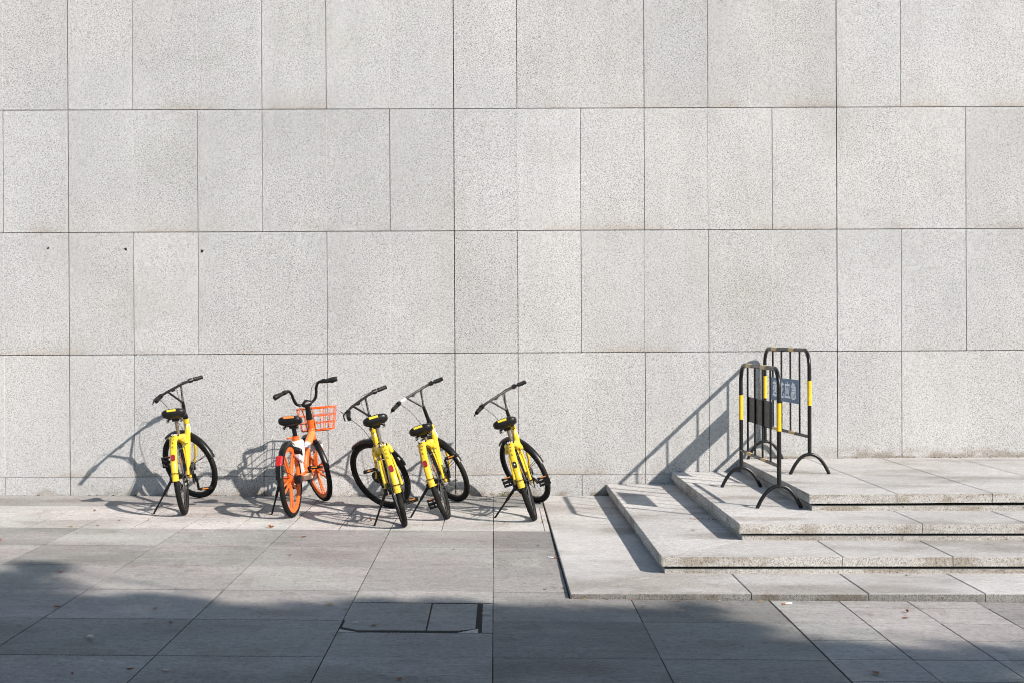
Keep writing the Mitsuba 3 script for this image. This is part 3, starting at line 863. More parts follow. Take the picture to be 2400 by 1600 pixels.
    for s, b0 in ((1, 0), (-1, 7)):
        seg = np.array([bar_pts[0], bar_pts[1], bar_pts[2]]) if s > 0 else np.array([bar_pts[9], bar_pts[8], bar_pts[7]])
        ss = spline(seg, 12)[:11]
        gr = add(hb + '__grip', mikit.ply(tube(ss, [0.0165, 0.018, 0.0175, 0.017, 0.0175, 0.017, 0.0175, 0.0175, 0.018, 0.0185, 0.0185][:len(ss)], 14), 'grip_rubber', smooth=40), S)
        p = bar_pts[2] if s > 0 else bar_pts[7]
        outw = (seg[1] - seg[2]) / np.linalg.norm(seg[1] - seg[2])
        body = cat(tube([p - outw * 0.02, p + outw * 0.012], 0.021, 14), hull([(p - outw * 0.012 + E1 * 0.012, 0.010), (p - outw * 0.012 + E1 * 0.036 - AX * 0.012, 0.009)], 1))
        lev = tube(spline([p + E1 * 0.036 - AX * 0.012, p + E1 * 0.060 - AX * 0.020 + outw * 0.035, p + E1 * 0.055 - AX * 0.030 + outw * 0.075, p + E1 * 0.050 - AX * 0.036 + outw * 0.108], 12), [0.006] * 8 + [0.0055] * 5, 8)
        add(hb + '__brake_lever', mikit.ply(cat(body, lev), 'black_plastic', smooth=40), S)
    if bar_sticker:
        add(hb + '__sticker', mikit.ply(tube([ABOVE(bz, BO - 0.002, 0.10), ABOVE(bz, BO - 0.012, 0.165)], 0.0128, 12), 'sticker_white', smooth=40), S)
    add(hb + '__bell', mikit.ply(cat(rbox(ABOVE(bz - 0.018, BO + 0.014, 0.005), (0.03, 0.034, 0.026), 0.006)), 'black_plastic', smooth=30), S)
    cb = [tube(spline([ABOVE(bz - 0.01, BO + 0.04, 0.185), ABOVE(bz - 0.05, BO + 0.12, 0.12), ABOVE(bz - 0.16, 0.16, 0.055), ABOVE(0.46, 0.10, 0.02), ABOVE(0.34, 0.035, 0.016), ABOVE(0.22, 0.03, 0.05)], 36), 0.0026, 6),
          tube(spline([ABOVE(bz - 0.01, BO + 0.04, -0.185), ABOVE(bz - 0.05, BO + 0.11, -0.14), ABOVE(bz - 0.17, 0.12, -0.08), ABOVE(0.48, 0.06, -0.055), ABOVE(0.38, 0.0, -0.035)], 36), 0.0026, 6)]
    G(cat(*cb), 'cable_material', '__brake_cable')
    if sticker:
        add(t + '__sticker', shp('y_sticker', lambda: tube([ABOVE(0.352), ABOVE(0.432)], 0.0278, 18, cap=False), 'sticker_white'), W)
    # drive
    add(t + '__chainring', shp('y_ring', lambda: cat(cyl(BBP - 0.050 * E2, BBP - 0.054 * E2, 0.083, 28), cyl(BBP - 0.048 * E2, BBP - 0.060 * E2, 0.03, 16)), 'black_metal'), W)
    def chain():
        o = []
        a0 = np.array([0, -0.052, RW]); b0 = BBP - 0.052 * E2
        for s in (-1, 1): o.append(tube([a0 + [0, 0, s * 0.035], b0 + [0, 0, s * 0.081]], 0.0042, 6))
        o.append(cyl(a0 + [0, -0.004, 0], a0 + [0, 0.004, 0], 0.038, 18))
        return cat(*o)
    add(t + '__chain', shp('y_chain', chain, 'dull_steel'), W)
    add(t + '__chain_guard', shp('y_guard', lambda: cat(rbox((0.33, -0.068, 0.372), (0.27, 0.012, 0.035), 0.005), rbox((0.50, -0.068, 0.35), (0.08, 0.012, 0.06), 0.005)), 'black_plastic'), W)
    add_pedals(t, W, BBP, th_left, pitch=ped)
    add_stand(t, W, (0.01, 0.075, RW - 0.02), foot)
    add(t + '__frame_cable', shp('y_fcable', lambda: tube(spline([ABOVE(0.44, -0.03, 0.0), np.array([0.76, 0.035, 0.56]), np.array([0.55, 0.04, 0.39]), np.array([0.30, 0.05, 0.42]), np.array([0.12, 0.062, 0.47]), np.array([0.03, 0.07, 0.36])], 30), 0.0026, 6), 'cable_material'), W)
    add(t + '__spoke_reflector', shp('y_spoke_ref', lambda: xform(rbox((0, 0, 0), (0.085, 0.012, 0.03), 0.004), Tm(0.13, 0.0, 0.10) @ trimesh.transformations.rotation_matrix(math.radians(55), [0, 1, 0])), 'reflector_amber'), WR)
    return t


d2r = math.radians
yellow_bike('yellow bicycle standing alone at the far left of the row', -2.209, -1.382, d2r(96.6), d2r(6.9), d2r(50.6), 0.193, 0.013, d2r(120), (-2.483, -1.347, gz(-2.483, -1.347)), ped=(1.2, 0.1))
yellow_bike('yellow bicycle beside the orange one, its front wheel swung out to the left', -0.337, -2.000, d2r(99.1), d2r(14.9), d2r(42.3), 0.215, -0.037, d2r(88), (-0.581, -1.969, gz(-0.581, -1.969)), sticker=False, left_sw=0.07, ped=(0.15, 0.3))
yellow_bike('yellow bicycle with the lowest saddle and a white sticker on its handlebar', -0.009, -1.540, d2r(87.0), d2r(18.2), d2r(37.2), 0.103, 0.035, d2r(272), (-0.325, -1.482, gz(-0.325, -1.482)), bar_sticker=True, ped=(1.0, 0.1))
yellow_bike('yellow bicycle nearest the steps with a black rear lamp on its mudguard', 0.705, -1.596, d2r(86.6), d2r(17.7), d2r(36.3), 0.176, 0.009, d2r(160), (0.372, -1.466, gz(0.372, -1.466)), rear_light='print_black', ped=(0.9, 0.9))


# ----- orange bicycle
def orange_bike():
    t = thing('orange_bicycle', 'orange bicycle with a wire front basket and five-spoke orange wheels', 'bicycle')
    x, y, yaw, lean, st = -1.292, -1.497, d2r(83.94), d2r(4.53), d2r(34.4)
    wb, R, lt, lb, ls, lg, hw, sw, sl = 1.03, 0.309, 0.509, 0.265, 0.647, 0.812, 0.300, 0.052, 0.148
    sb = np.array([0.278, 0, 0.637])
    W = pose(x, y, yaw, lean)
    fax = np.array([wb, 0, R]); O = fax - 0.05 * E1
    A = lambda h, o=0.0, yy=0.0: O + AX * h + E1 * o + E2 * yy
    S = W @ steer_m(O, st)
    WR = W @ Tm(0, 0, R); WF = S @ Tm(*fax)
    bb = np.array([0.43, 0, 0.285])

    def wheel_mesh():
        o = []
        # deep rim
        prof = [(R - 0.034, -0.016), (R - 0.034, 0.016), (R - 0.056, 0.012), (R - 0.070, 0.007), (R - 0.070, -0.007), (R - 0.056, -0.012)]
        n = 60; v = []; f = []
        for i in range(n):
            a = 2 * pi * i / n
            for r_, yy in prof: v.append((r_ * math.cos(a), yy, r_ * math.sin(a)))
        k = len(prof)
        for i in range(n):
            for j in range(k):
                j2 = (j + 1) % k; i2 = (i + 1) % n
                f += [[i * k + j, i * k + j2, i2 * k + j2], [i * k + j, i2 * k + j2, i2 * k + j]]
        m = trimesh.Trimesh(v, f, process=False); m.fix_normals(); o.append(m)
        for i in range(5):
            a = 2 * pi * i / 5 + pi / 2 * 0 + math.radians(-92)
            for s in (-1, 1):
                b = a + s * 0.13
                p = np.array([0.03 * math.cos(a + s * 0.5), 0, 0.03 * math.sin(a + s * 0.5)]); q = np.array([(R - 0.066) * math.cos(b), 0, (R - 0.066) * math.sin(b)])
                o.append(hull([(p + [0, 0.006, 0], 0.007), (p - [0, 0.006, 0], 0.007), (q, 0.0065)], 1))
        return cat(*o)
    for nm, WW in (('__rear_wheel', WR), ('__front_wheel', WF)):
        w_ = add(t + nm, shp('o_wheel', wheel_mesh, 'orange_wheel_paint', 30), WW)
        add(w_ + '__tyre', shp('o_tyre', lambda: ring(R - 0.0225, 0.0225, 60, 12), 'tyre_rubber'), WW)
        add(w_ + '__hub', shp('o_hub', lambda: cat(cyl((0, -0.055, 0), (0, 0.055, 0), 0.030, 18)), 'orange_wheel_paint'), WW)
    ht = A(lt); hb_ = A(lb)
    fr = [tube([A(lb), A(lt)], [0.031, 0.029], 18),
          tube(spline([A(lt - 0.10), A(lb + 0.10, -0.05), (0.60, 0, 0.50), (0.50, 0.0, 0.36), bb + [0.01, 0, 0.01]], 28), [0.030] * 8 + [0.033] * 21, 16)]
    fr.append(hull([(bb + [0.02, 0.02, 0.0], 0.036), (bb + [0.02, -0.02, 0.0], 0.036), (bb + [-0.07, 0.03, 0.03], 0.03)], 2))
    add(t + '__frame', mikit.ply(cat(*fr), 'orange_paint', smooth=40), W)
    add(t + '__frame_print', mikit.ply(tube(spline([A(lt - 0.11), A(lb + 0.10, -0.05), (0.645, 0, 0.545)], 14), [0.0308] * 5 + [0.0336] * 10, 16, cap=False), 'sticker_orange', smooth=40), W)
    # seat tube, white
    add(t + '__seat_tube', mikit.ply(tube([bb + [-0.03, 0, 0.05], sb - [0, 0, 0.012]], 0.0245, 16), 'white_paint', smooth=40), W)
    # single side arm carrying the rear wheel
    add(t + '__swing_arm', mikit.ply(hull([((0.01, -0.058, R), 0.027), ((0.01, -0.070, R), 0.022), (bb + [-0.01, -0.035, 0.016], 0.041), (bb + [-0.01, -0.060, 0.016], 0.033)], 2), 'orange_paint', smooth=50), W)
    add(t + '__arm_sticker', mikit.ply(hull([((0.10, -0.0835, R + 0.004), 0.012), ((0.10, -0.0835, R - 0.012), 0.012), (bb + [-0.05, -0.0800, 0.030], 0.017), (bb + [-0.05, -0.0800, 0.002], 0.017)], 1), 'sticker_peach', smooth=50), W)
    add(t + '__axle_cover', mikit.ply(cyl((-0.012, -0.045, R), (-0.012, -0.098, R), 0.036, 20), 'black_plastic', smooth=40), W)
    add(t + '__seat_clamp', mikit.ply(cat(cyl(sb - [0, 0, 0.02], sb + [-0.004, 0, 0.016], 0.030, 18), cyl(sb + [-0.02, 0.02, 0], sb + [-0.02, 0.07, 0], 0.009, 10)), 'orange_paint', smooth=40), W)
    # smart lock box
    lock = add(t + '__lock_box', mikit.ply(hull([((0.265, -0.050, 0.60), 0.022), ((0.17, -0.055, 0.545), 0.022), ((0.28, -0.050, 0.52), 0.020), ((0.20, -0.058, 0.445), 0.018), ((0.155, -0.055, 0.47), 0.016), ((0.255, 0.045, 0.585), 0.02), ((0.21, 0.05, 0.56), 0.02)], 2), 'white_paint', smooth=50), W)
    add(lock + '__cover', mikit.ply(hull([((0.150, -0.02, 0.55), 0.022), ((0.155, -0.058, 0.535), 0.022), ((0.165, -0.064, 0.50), 0.016), ((0.16, 0.03, 0.56), 0.02)], 2), 'black_plastic', smooth=50), W)
    sd = np.array([-math.cos(HA), 0, math.sin(HA)])
    add(t + '__seat_post', mikit.ply(cat(cyl(sb, sb + sd * 0.115, 0.019, 16), rbox(sb + sd * 0.11, (0.06, 0.045, 0.03), 0.008)), 'black_metal', smooth=40), W)
    Ms = W @ Tm(*(sb + sd * sl))
    sa = add(t + '__saddle', PLY['saddle'], Ms)
    add(sa + '__underside', PLY['saddle_rails'], Ms)
    Mk = np.eye(4); nk = np.array([-0.86, 0, 0.51]); nk /= np.linalg.norm(nk)
    Mk[:3, 0] = -nk; Mk[:3, 1] = E2; Mk[:3, 2] = np.cross(-nk, E2); Mk[:3, 3] = [-0.1285, 0.0, 0.043]
    add(sa + '__sticker', shp('o_sticker', lambda: oval(0.098, 0.022, 0.006), 'sticker_orange'), Ms @ Mk)
    # mudguards
    rf = add(t + '__rear_mudguard', mikit.ply(fender(R + 0.012, d2r(64), d2r(150), 0.056, 0.018), 'black_plastic', smooth=50), WR)
    a1, a2, a3 = d2r(146), d2r(162), d2r(176)
    q = lambda a, r_: np.array([r_ * math.cos(a), 0, r_ * math.sin(a)])
    add(rf + '__rear_light', mikit.ply(hull([(q(d2r(143), R + 0.035) + [0, s * 0.012, 0], 0.018) for s in (-1, 1)] + [(q(d2r(154), R + 0.04) + [0, s * 0.012, 0], 0.017) for s in (-1, 1)], 2), 'reflector_bright_red', smooth=50), WR)
    add(rf + '__light_holder', mikit.ply(hull([(q(d2r(156), R + 0.036) + [0, s * 0.012, 0], 0.016) for s in (-1, 1)] + [(q(d2r(172), R + 0.034) + [0, s * 0.012, 0], 0.016) for s in (-1, 1)], 2), 'black_metal', smooth=50), WR)
    add(rf + '__stay', mikit.ply(cat(tube(spline([q(a2, R + 0.03) + [0, 0.03, 0], q(a2, R * 0.7) + [0, 0.055, 0], (0, 0.08, 0.0)], 10), 0.003, 6), tube(spline([q(a2, R + 0.03) + [0, -0.03, 0], q(a2, R * 0.7) + [0, -0.055, 0], (0, -0.07, 0.0)], 10), 0.003, 6)), 'black_metal', smooth=40), WR)
    ff = add(t + '__front_mudguard', mikit.ply(fender(R + 0.014, d2r(72), d2r(180), 0.056, 0.022), 'black_plastic', smooth=50), WF)
    add(ff + '__stay', mikit.ply(cat(*[tube(spline([(0, s * 0.06, 0), (-0.15, s * 0.05, 0.02), (-(R + 0.01), s * 0.03, 0.06)], 10), 0.003, 6) for s in (-1, 1)]), 'black_metal', smooth=40), WF)
    # fork
    fk = []
    for s in (-1, 1):
        fk.append(tube(spline([A(lb - 0.02, 0.0, s * 0.02), A(lb - 0.035, 0.0, s * 0.052), A(lb - 0.09, 0.004, s * 0.062), A(0.09, 0.016, s * 0.062), fax + s * 0.058 * E2], 20), [0.018] * 10 + [0.015] * 6 + [0.012] * 5, 10))
    add(t + '__fork', mikit.ply(cat(*fk), 'orange_paint', smooth=40), S)
    add(t + '__fork_crown', mikit.ply(hull([(A(lb - 0.012, 0.0, 0.05), 0.024), (A(lb - 0.012, 0.0, -0.05), 0.024), (A(lb - 0.05, 0.0, -0.062), 0.019), (A(lb - 0.05, 0.0, 0.062), 0.019), (A(lb - 0.01, 0.025, 0), 0.022)], 2), 'white_paint', smooth=50), S)
    # stem and handlebar
    add(t + '__stem', mikit.ply(cat(tube([A(lt - 0.005), A(lt + 0.05), A(ls)], [0.031, 0.026, 0.021], 16), hull([(A(ls, 0.0, s * 0.022), 0.026) for s in (-1, 1)] + [(A(ls + 0.012, 0.01, 0), 0.026)], 2)), 'black_plastic', smooth=50), S)
    half = [(0.0, 0.015, ls), (0.05, 0.016, ls - 0.002), (0.088, 0.018, ls + 0.018), (0.108, 0.016, ls + 0.065), (0.116, 0.014, ls + 0.115), (0.140, 0.010, lg - 0.006), (0.185, -0.010, lg + 0.002), (0.24, -0.030, lg + 0.002), (hw, -sw, lg)]
    L = [A(h, o, yy) for yy, o, h in half]; Rr = [A(h, o, -yy) for yy, o, h in half]
    hb = add(t + '__handlebar', mikit.ply(tube(spline(L[::-1] + Rr[1:], 80), 0.0125, 12), 'black_metal', smooth=40), S)
    for pts in (L, Rr):
        seg = np.array([pts[-1], pts[-2] * 0.75 + pts[-1] * 0.25, pts[-2], pts[-3] * 0.4 + pts[-2] * 0.6])
        ss = spline(seg, 15)
        rr = np.interp(np.linspace(0, 1, len(ss)), [0, 0.08, 0.4, 0.75, 1.0], [0.019, 0.0235, 0.0215, 0.018, 0.0185])
        add(hb + '__grip', mikit.ply(tube(ss, rr, 14), 'grip_rubber', smooth=40), S)
        p = pts[-3]; ow = (pts[-2] - pts[-3]); ow /= np.linalg.norm(ow)
        lev = cat(tube([p - ow * 0.016, p + ow * 0.016], 0.020, 14), hull([(p + E1 * 0.01, 0.012), (p + E1 * 0.034 - AX * 0.022 - ow * 0.01, 0.010)], 1),
                  tube(spline([p + E1 * 0.034 - AX * 0.022, p + E1 * 0.05 - AX * 0.035 + ow * 0.035, p + E1 * 0.048 - AX * 0.038 + ow * 0.075, p + E1 * 0.046 - AX * 0.046 + ow * 0.102], 12), 0.0055, 8))
        add(hb + '__brake_lever', mikit.ply(lev, 'black_plastic', smooth=40), S)
    add(t + '__brake_cable', mikit.ply(cat(tube(spline([L[-3] + E1 * 0.04, A(lg - 0.05, 0.07, 0.11), A(ls - 0.03, 0.075, 0.05), A(lt - 0.02, 0.055, 0.02), A(lb + 0.03, 0.045, 0.02)], 30), 0.0026, 6),
                                        tube(spline([Rr[-3] + E1 * 0.04, A(lg - 0.05, 0.07, -0.10), A(ls - 0.05, 0.07, -0.06), A(lt - 0.01, 0.03, -0.05), A(lt - 0.12, -0.01, -0.034)], 30), 0.0026, 6)), 'cable_material', smooth=40), S)
    # basket, fixed to the head tube
    bo, bz = 0.045, 0.0
    top_z = (A(lt + 0.085))[2]; bot_z = (A(lt - 0.125))[2]
    xb = A(lt - 0.02)[0] + 0.055
    def rail(zf, wid, dep, xoff, r_=0.004, rc=0.045):
        pts = []
        for cx, cy, a0 in ((dep - rc, wid / 2 - rc, 0), (rc, wid / 2 - rc, pi / 2), (rc, -wid / 2 + rc, pi), (dep - rc, -wid / 2 + rc, 3 * pi / 2)):
            for k in np.linspace(0, pi / 2, 6): pts.append((xb + xoff + cx + rc * math.cos(a0 + k), cy + rc * math.sin(a0 + k), zf))
        return pts
    wires = []
    lv = [(0.0, 0.275, 0.20, 0.025), (0.33, 0.295, 0.225, 0.015), (0.66, 0.31, 0.25, 0.006), (1.0, 0.32, 0.265, 0.0)]
    rings_ = [rail(bot_z + (top_z - bot_z) * k, w_, d_, o_) for k, w_, d_, o_ in lv]
    for i, rp in enumerate(rings_): wires.append(tube(rp, 0.0058 if i == 3 else 0.0038, 8, closed=True))
    nR = len(rings_[0])
    for i in range(0, nR):
        if i % 6 in (0, 3): wires.append(tube([rr_[i] for rr_ in rings_], 0.0031, 6))
    for s in (-0.085, 0.0, 0.085):
        wires.append(tube([(xb + 0.03, s * 0.8, bot_z), (xb + 0.22, s * 0.8, bot_z)], 0.0031, 6))
        for fx in (0, 1):
            wires.append(tube([(xb + (lv[k][3] + (lv[k][2] if fx else 0)), s * (0.85 + 0.3 * lv[k][0]), bot_z + (top_z - bot_z) * lv[k][0]) for k in range(4)], 0.0031, 6))
    for dx in (0.11,):
        for s in (-1, 1):
            wires.append(tube([(xb + dx * (1 + 0.2 * lv[k][0]), s * lv[k][1] / 2, bot_z + (top_z - bot_z) * lv[k][0]) for k in range(4)], 0.0031, 6))
    bk = add(t + '__basket', mikit.ply(cat(*wires), 'basket_paint', smooth=40), W @ Tm(0.01, -0.02, 0))
    add(bk + '__floor', mikit.ply(rbox((xb + 0.125, 0, bot_z - 0.006), (0.17, 0.235, 0.006), 0.002), 'black_plastic'), W @ Tm(0.01, -0.02, 0))
    add(bk + '__mount', mikit.ply(hull([(A(lt - 0.03, 0.03), 0.018), (A(lt - 0.09, 0.03), 0.018), ((xb + 0.016, 0.03, bot_z + 0.03), 0.006), ((xb + 0.016, -0.03, bot_z + 0.03), 0.006), ((xb + 0.016, 0.03, bot_z + 0.08), 0.006), ((xb + 0.016, -0.03, bot_z + 0.08), 0.006)], 1), 'orange_paint', smooth=40), W)
    add(t + '__head_sticker', mikit.ply(cat(tube(spline([(0.655, 0, 0.555), (0.63, 0, 0.53), (0.61, 0, 0.51)], 6), 0.0340, 16, cap=False)), 'sticker_white', smooth=40), W)
    add(t + '__drive_case', mikit.ply(cat(cyl(bb - 0.06 * E2, bb + 0.06 * E2, 0.03, 16), cyl(bb - 0.045 * E2, bb - 0.07 * E2, 0.055, 22)), 'black_plastic', smooth=40), W)
    add_pedals(t, W, bb, d2r(-35), clen=0.155, half=0.07, yped=0.145, pitch=(0.2, 0.1))
    add_stand(t, W, (0.03, 0.10, R - 0.02), (-1.498, -1.328, gz(-1.498, -1.328)))
    return t


orange_bike()

# ------------------------------------------------------------------ litter: fallen leaves, cigarette ends, a weed
def leaf_mesh(seed, L=0.05, w=0.45, curl=0.3):
    r = random.Random(seed)
    n = 7
    v, f = [], []
    b = r.uniform(-0.25, 0.25)
    for i in range(n):
        s = i / (n - 1)
        hw = max(0.02, math.sin(pi * s ** 0.8)) * w * 0.5 * r.uniform(0.85, 1.1)
        cx = s - 0.5; cy = b * math.sin(pi * s)
        zc = curl * (abs(s - 0.5) ** 1.5) * r.uniform(0.8, 1.2) + 0.03
        for k in (-1, 0, 1):
            v.append((cx * L, (cy + k * hw) * L, (zc + (abs(k) * hw * curl * 1.8 * r.uniform(0.6, 1.3)) + 0.02) * L))
    for i in range(n - 1):
        for k in range(2):
            a = i * 3 + k
            f += [[a, a + 3, a + 4], [a, a + 4, a + 1]]
    v += [(-0.5 * L - 0.25 * L, 0.004 * L, 0.10 * L), (-0.5 * L, -0.02 * L, 0.05 * L), (-0.5 * L, 0.02 * L, 0.05 * L)]
    m = len(v); f.append([m - 3, m - 2, m - 1])
    return trimesh.Trimesh(v, f, process=False)


def drop(x, y, L, mat, label, group, z=None, curl=None):
    k = thing('fallen_leaf', label, 'leaf', group)
    i = rng.randrange(10 ** 6)
    M = Tm(x, y, gz(x, y) + 0.001 if z is None else z) @ Rz(rng.uniform(0, 2 * pi))
    scene[k] = {**mikit.ply(leaf_mesh(i, L * 0.82, rng.uniform(0.35, 0.6), rng.uniform(0.2, 0.6) if curl is None else curl), mat, smooth=True), 'to_world': T4(M.tolist())}


pale = ('dry fallen leaf on the small pale tiles beside the bicycles', 'leaves on the pale tiles')
for x, y, L, mat in [(-3.02, -1.17, .05, 'leaf_rust'), (-2.92, -2.16, .06, 'leaf_tan'), (-2.73, -2.08, .035, 'leaf_brown'), (-2.65, -1.78, .04, 'leaf_brown'), (-2.42, -1.76, .04, 'leaf_brown'), (-1.95, -1.99, .03, 'leaf_brown'), (-0.87, -1.95, .03, 'leaf_brown'), (0.11, -1.38, .035, 'leaf_brown'), (0.45, -1.78, .03, 'leaf_rust'), (-1.75, -1.88, .03, 'leaf_brown'), (-2.2, -1.72, .03, 'leaf_brown'), (-3.35, -1.6, .03, 'leaf_brown'), (-2.45, -1.62, .03, 'leaf_tan'), (-0.2, -1.9, .025, 'leaf_brown')]:
    drop(x, y, L, mat, *pale)
drop(-1.37, -2.13, .075, 'leaf_rust', 'largest curled orange-brown leaf on the pale tiles in front of the orange bicycle', None)
drop(-0.62, -1.75, .05, 'leaf_rust', 'small dark red upright leaf beside the kickstand of the third bicycle', None, curl=1.2)
big = ('dry fallen leaf on the large grey slabs in front of the bicycles', 'leaves on the large slabs')
for x, y, L, mat in [(-3.21, -2.85, .05, 'leaf_rust'), (-2.37, -4.10, .065, 'leaf_brown'), (-1.97, -4.92, .05, 'leaf_tan'), (-1.50, -5.19, .05, 'leaf_tan'), (-1.33, -5.52, .05, 'leaf_brown'), (-1.05, -2.59, .06, 'leaf_brown'), (-1.03, -3.39, .04, 'leaf_brown'), (0.08, -3.11, .035, 'leaf_rust'), (-0.56, -5.04, .06, 'leaf_tan'), (-1.52, -6.58, .04, 'leaf_brown'), (-1.11, -6.50, .07, 'leaf_pale'), (-1.28, -6.50, .05, 'leaf_brown'), (-0.06, -6.64, .05, 'leaf_brown'), (-2.05, -5.15, .05, 'leaf_brown'), (-2.1, -5.6, .04, 'leaf_pale'), (0.68, -2.90, .035, 'leaf_brown'), (1.73, -5.88, .035, 'leaf_tan'), (2.10, -6.49, .075, 'leaf_brown'), (1.20, -5.05, .02, 'leaf_brown')]:
    drop(x, y, L, mat, *big)
drop(-1.63, -5.90, .10, 'leaf_pale', 'largest pale curled leaf on the shaded slabs at lower left', None)
for x, y, L, mat, lb in [(-0.37, -5.50, .06, 'leaf_pale', 'pale leaf on the left corner of the inspection cover'), (-0.26, -5.57, .05, 'leaf_brown', 'dark leaf on the inspection cover close to its front gap'), (0.32, -5.27, .07, 'leaf_pale', 'pale flat leaf just right of the inspection cover'), (-0.455, -5.16, .05, 'leaf_tan', 'tan leaf at the left edge of the inspection cover')]:
    drop(x, y, L, mat, lb, None)
sl_ = ('small dry leaf at the left edge of the bottom step', 'leaves along the left edge of the steps')
for x, y, L, mat in [(0.67, -4.54, .04, 'leaf_brown'), (0.735, -4.50, .035, 'leaf_tan'), (0.785, -4.51, .03, 'leaf_brown'), (0.775, -3.15, .03, 'leaf_tan'), (0.76, -1.72, .04, 'leaf_brown'), (0.775, -1.60, .04, 'leaf_tan')]:
    drop(x, y, L, mat, *sl_)
fr_ = ('small dry leaf lying against the front edge of the bottom step', 'leaves along the front of the steps')
for x, y, L, mat in [(0.89, -4.84, .035, 'leaf_tan'), (1.02, -4.83, .03, 'leaf_brown'), (1.43, -4.86, .04, 'leaf_rust'), (1.40, -4.87, .03, 'leaf_brown'), (1.91, -4.86, .04, 'leaf_tan'), (2.45, -4.87, .03, 'leaf_tan'), (1.16, -4.83, .025, 'leaf_rust'), (1.67, -4.85, .03, 'leaf_pale')]:
    drop(x, y, L, mat, *fr_)
drop(2.67, -5.13, .05, 'leaf_rust', 'upright orange leaf on the small tiles at lower right', None, curl=0.9)
drop(2.61, -5.28, .055, 'leaf_brown', 'dark brown leaf on the small tiles at lower right', None)
drop(1.78, -3.05, .045, 'leaf_brown', 'small brown leaf on the tread of the first step', None, z=0.100)
drop(2.97, -4.20, .07, 'leaf_brown', 'dark leaf caught under the lip of the first step', None, z=-0.032)
dl_ = ('tiny dark leaf scrap in the shaded corner of the first step', 'leaf scraps on the first step')
for i in range(9):
    drop(1.86 + 0.022 * i + rng.uniform(-.006, .006), -2.42 - 0.008 * i + rng.uniform(-.015, .015), 0.028, 'leaf_brown', *dl_, z=0.0985)


ORD = ['first', 'second', 'third', 'fourth', 'fifth', 'sixth', 'seventh', 'eighth', 'ninth', 'tenth', 'eleventh', 'twelfth', 'thirteenth', 'fourteenth', 'fifteenth', 'sixteenth', 'seventeenth', 'eighteenth', 'nineteenth', 'twentieth']


def order_labels():
    where = {pale[1]: 'small dry leaf on the pale tiles beside the bicycles', big[1]: 'dry leaf on the large grey slabs', sl_[1]: 'small dry leaf along the left edge of the bottom step', fr_[1]: 'small dry leaf against the front of the bottom step', dl_[1]: 'tiny dark leaf scrap on the tread of the first step'}
    for g, text in where.items():
        ks = [k for k in labels if labels[k].get('group') == g]
        def px(k):
            m = np.array(scene[k]['to_world'].matrix).reshape(4, 4)[:3, 3] - CAM
            return (m @ np.cross(FWD, UP)) / (m @ FWD)
        for i, k in enumerate(sorted(ks, key=px)):
            labels[k]['label'] = f'{text}, {ORD[i]} from the left'


order_labels()


def butt(x, y, a, label, col='leaf_pale'):
    k = thing('cigarette_end', label, 'cigarette end')
    M = Tm(x, y, gz(x, y) + 0.005) @ Rz(a)
    add(k + '__paper', mikit.ply(cyl((-0.03, 0, 0), (0.012, 0, 0), 0.0042, 10), 'print_white', smooth=40), M)
    add(k + '__filter', mikit.ply(cyl((0.012, 0, 0), (0.034, 0, 0), 0.0044, 10), 'leaf_rust', smooth=40), M)


grit = []
for n_, (xa, xb, yy, zz) in enumerate([(-4.2, 1.3, -0.012, None), (2.7, 5.4, -0.012, 0.331), (1.46, 2.0, -0.012, 0.099), (2.08, 2.62, -0.012, 0.209), (1.5, 4.0, -4.145, -0.03)]):
    for _ in range(int((xb - xa) * 26)):
        x = rng.uniform(xa, xb); y = yy - abs(rng.gauss(0, 0.012)); r = rng.choice([0.003, 0.004, 0.005, 0.009])
        z = gz(x, y) if zz is None else zz - (0.0066 * (x - 1.5) if n_ == 4 else 0.006 * (x - xa) if zz < 0.3 else 0)
        m = trimesh.creation.box(extents=(r * rng.uniform(0.8, 2.6), r, r * 0.7))
        m.apply_transform(Tm(x, y, z + r * 0.3) @ Rz(rng.uniform(0, pi))); grit.append(m)
scene['grit'] = mikit.ply(cat(*grit), 'leaf_dark')
labels['grit'] = {'label': 'dark grit and leaf crumbs gathered along the foot of the wall', 'category': 'grit', 'kind': 'stuff'}
butt(2.045, -4.915, d2r(200), 'orange-tipped cigarette end below the front edge of the bottom step')
butt(0.765, -3.42, d2r(-30), 'white cigarette end by the left edge of the bottom step')

wd = thing('weed', 'tiny green weed at the foot of the wall left of the rightmost bicycle', 'plant')
bl, lv_ = [], []
for i in range(16):
    a = rng.uniform(0, 2 * pi); h = rng.uniform(0.02, 0.05); o = rng.uniform(0.0, 0.05)
    b = np.array([0.47 + rng.uniform(-0.05, 0.05), -0.02, gz(0.47, 0)])
    tip = b + [0.03 * math.cos(a), -abs(0.03 * math.sin(a)), h]
    bl.append(tube([b, (b + tip) / 2 + [0, 0, 0.006], tip], [0.0016, 0.0014, 0.0008], 5))
    m = leaf_mesh(i, 0.022, 0.5, 0.3); m.apply_transform(Tm(*tip) @ Rz(a)); lv_.append(m)
add(wd + '__stem', mikit.ply(cat(*bl), 'weed_green', smooth=40))
add(wd + '__leaf', mikit.ply(cat(*lv_), 'weed_green', smooth=True))

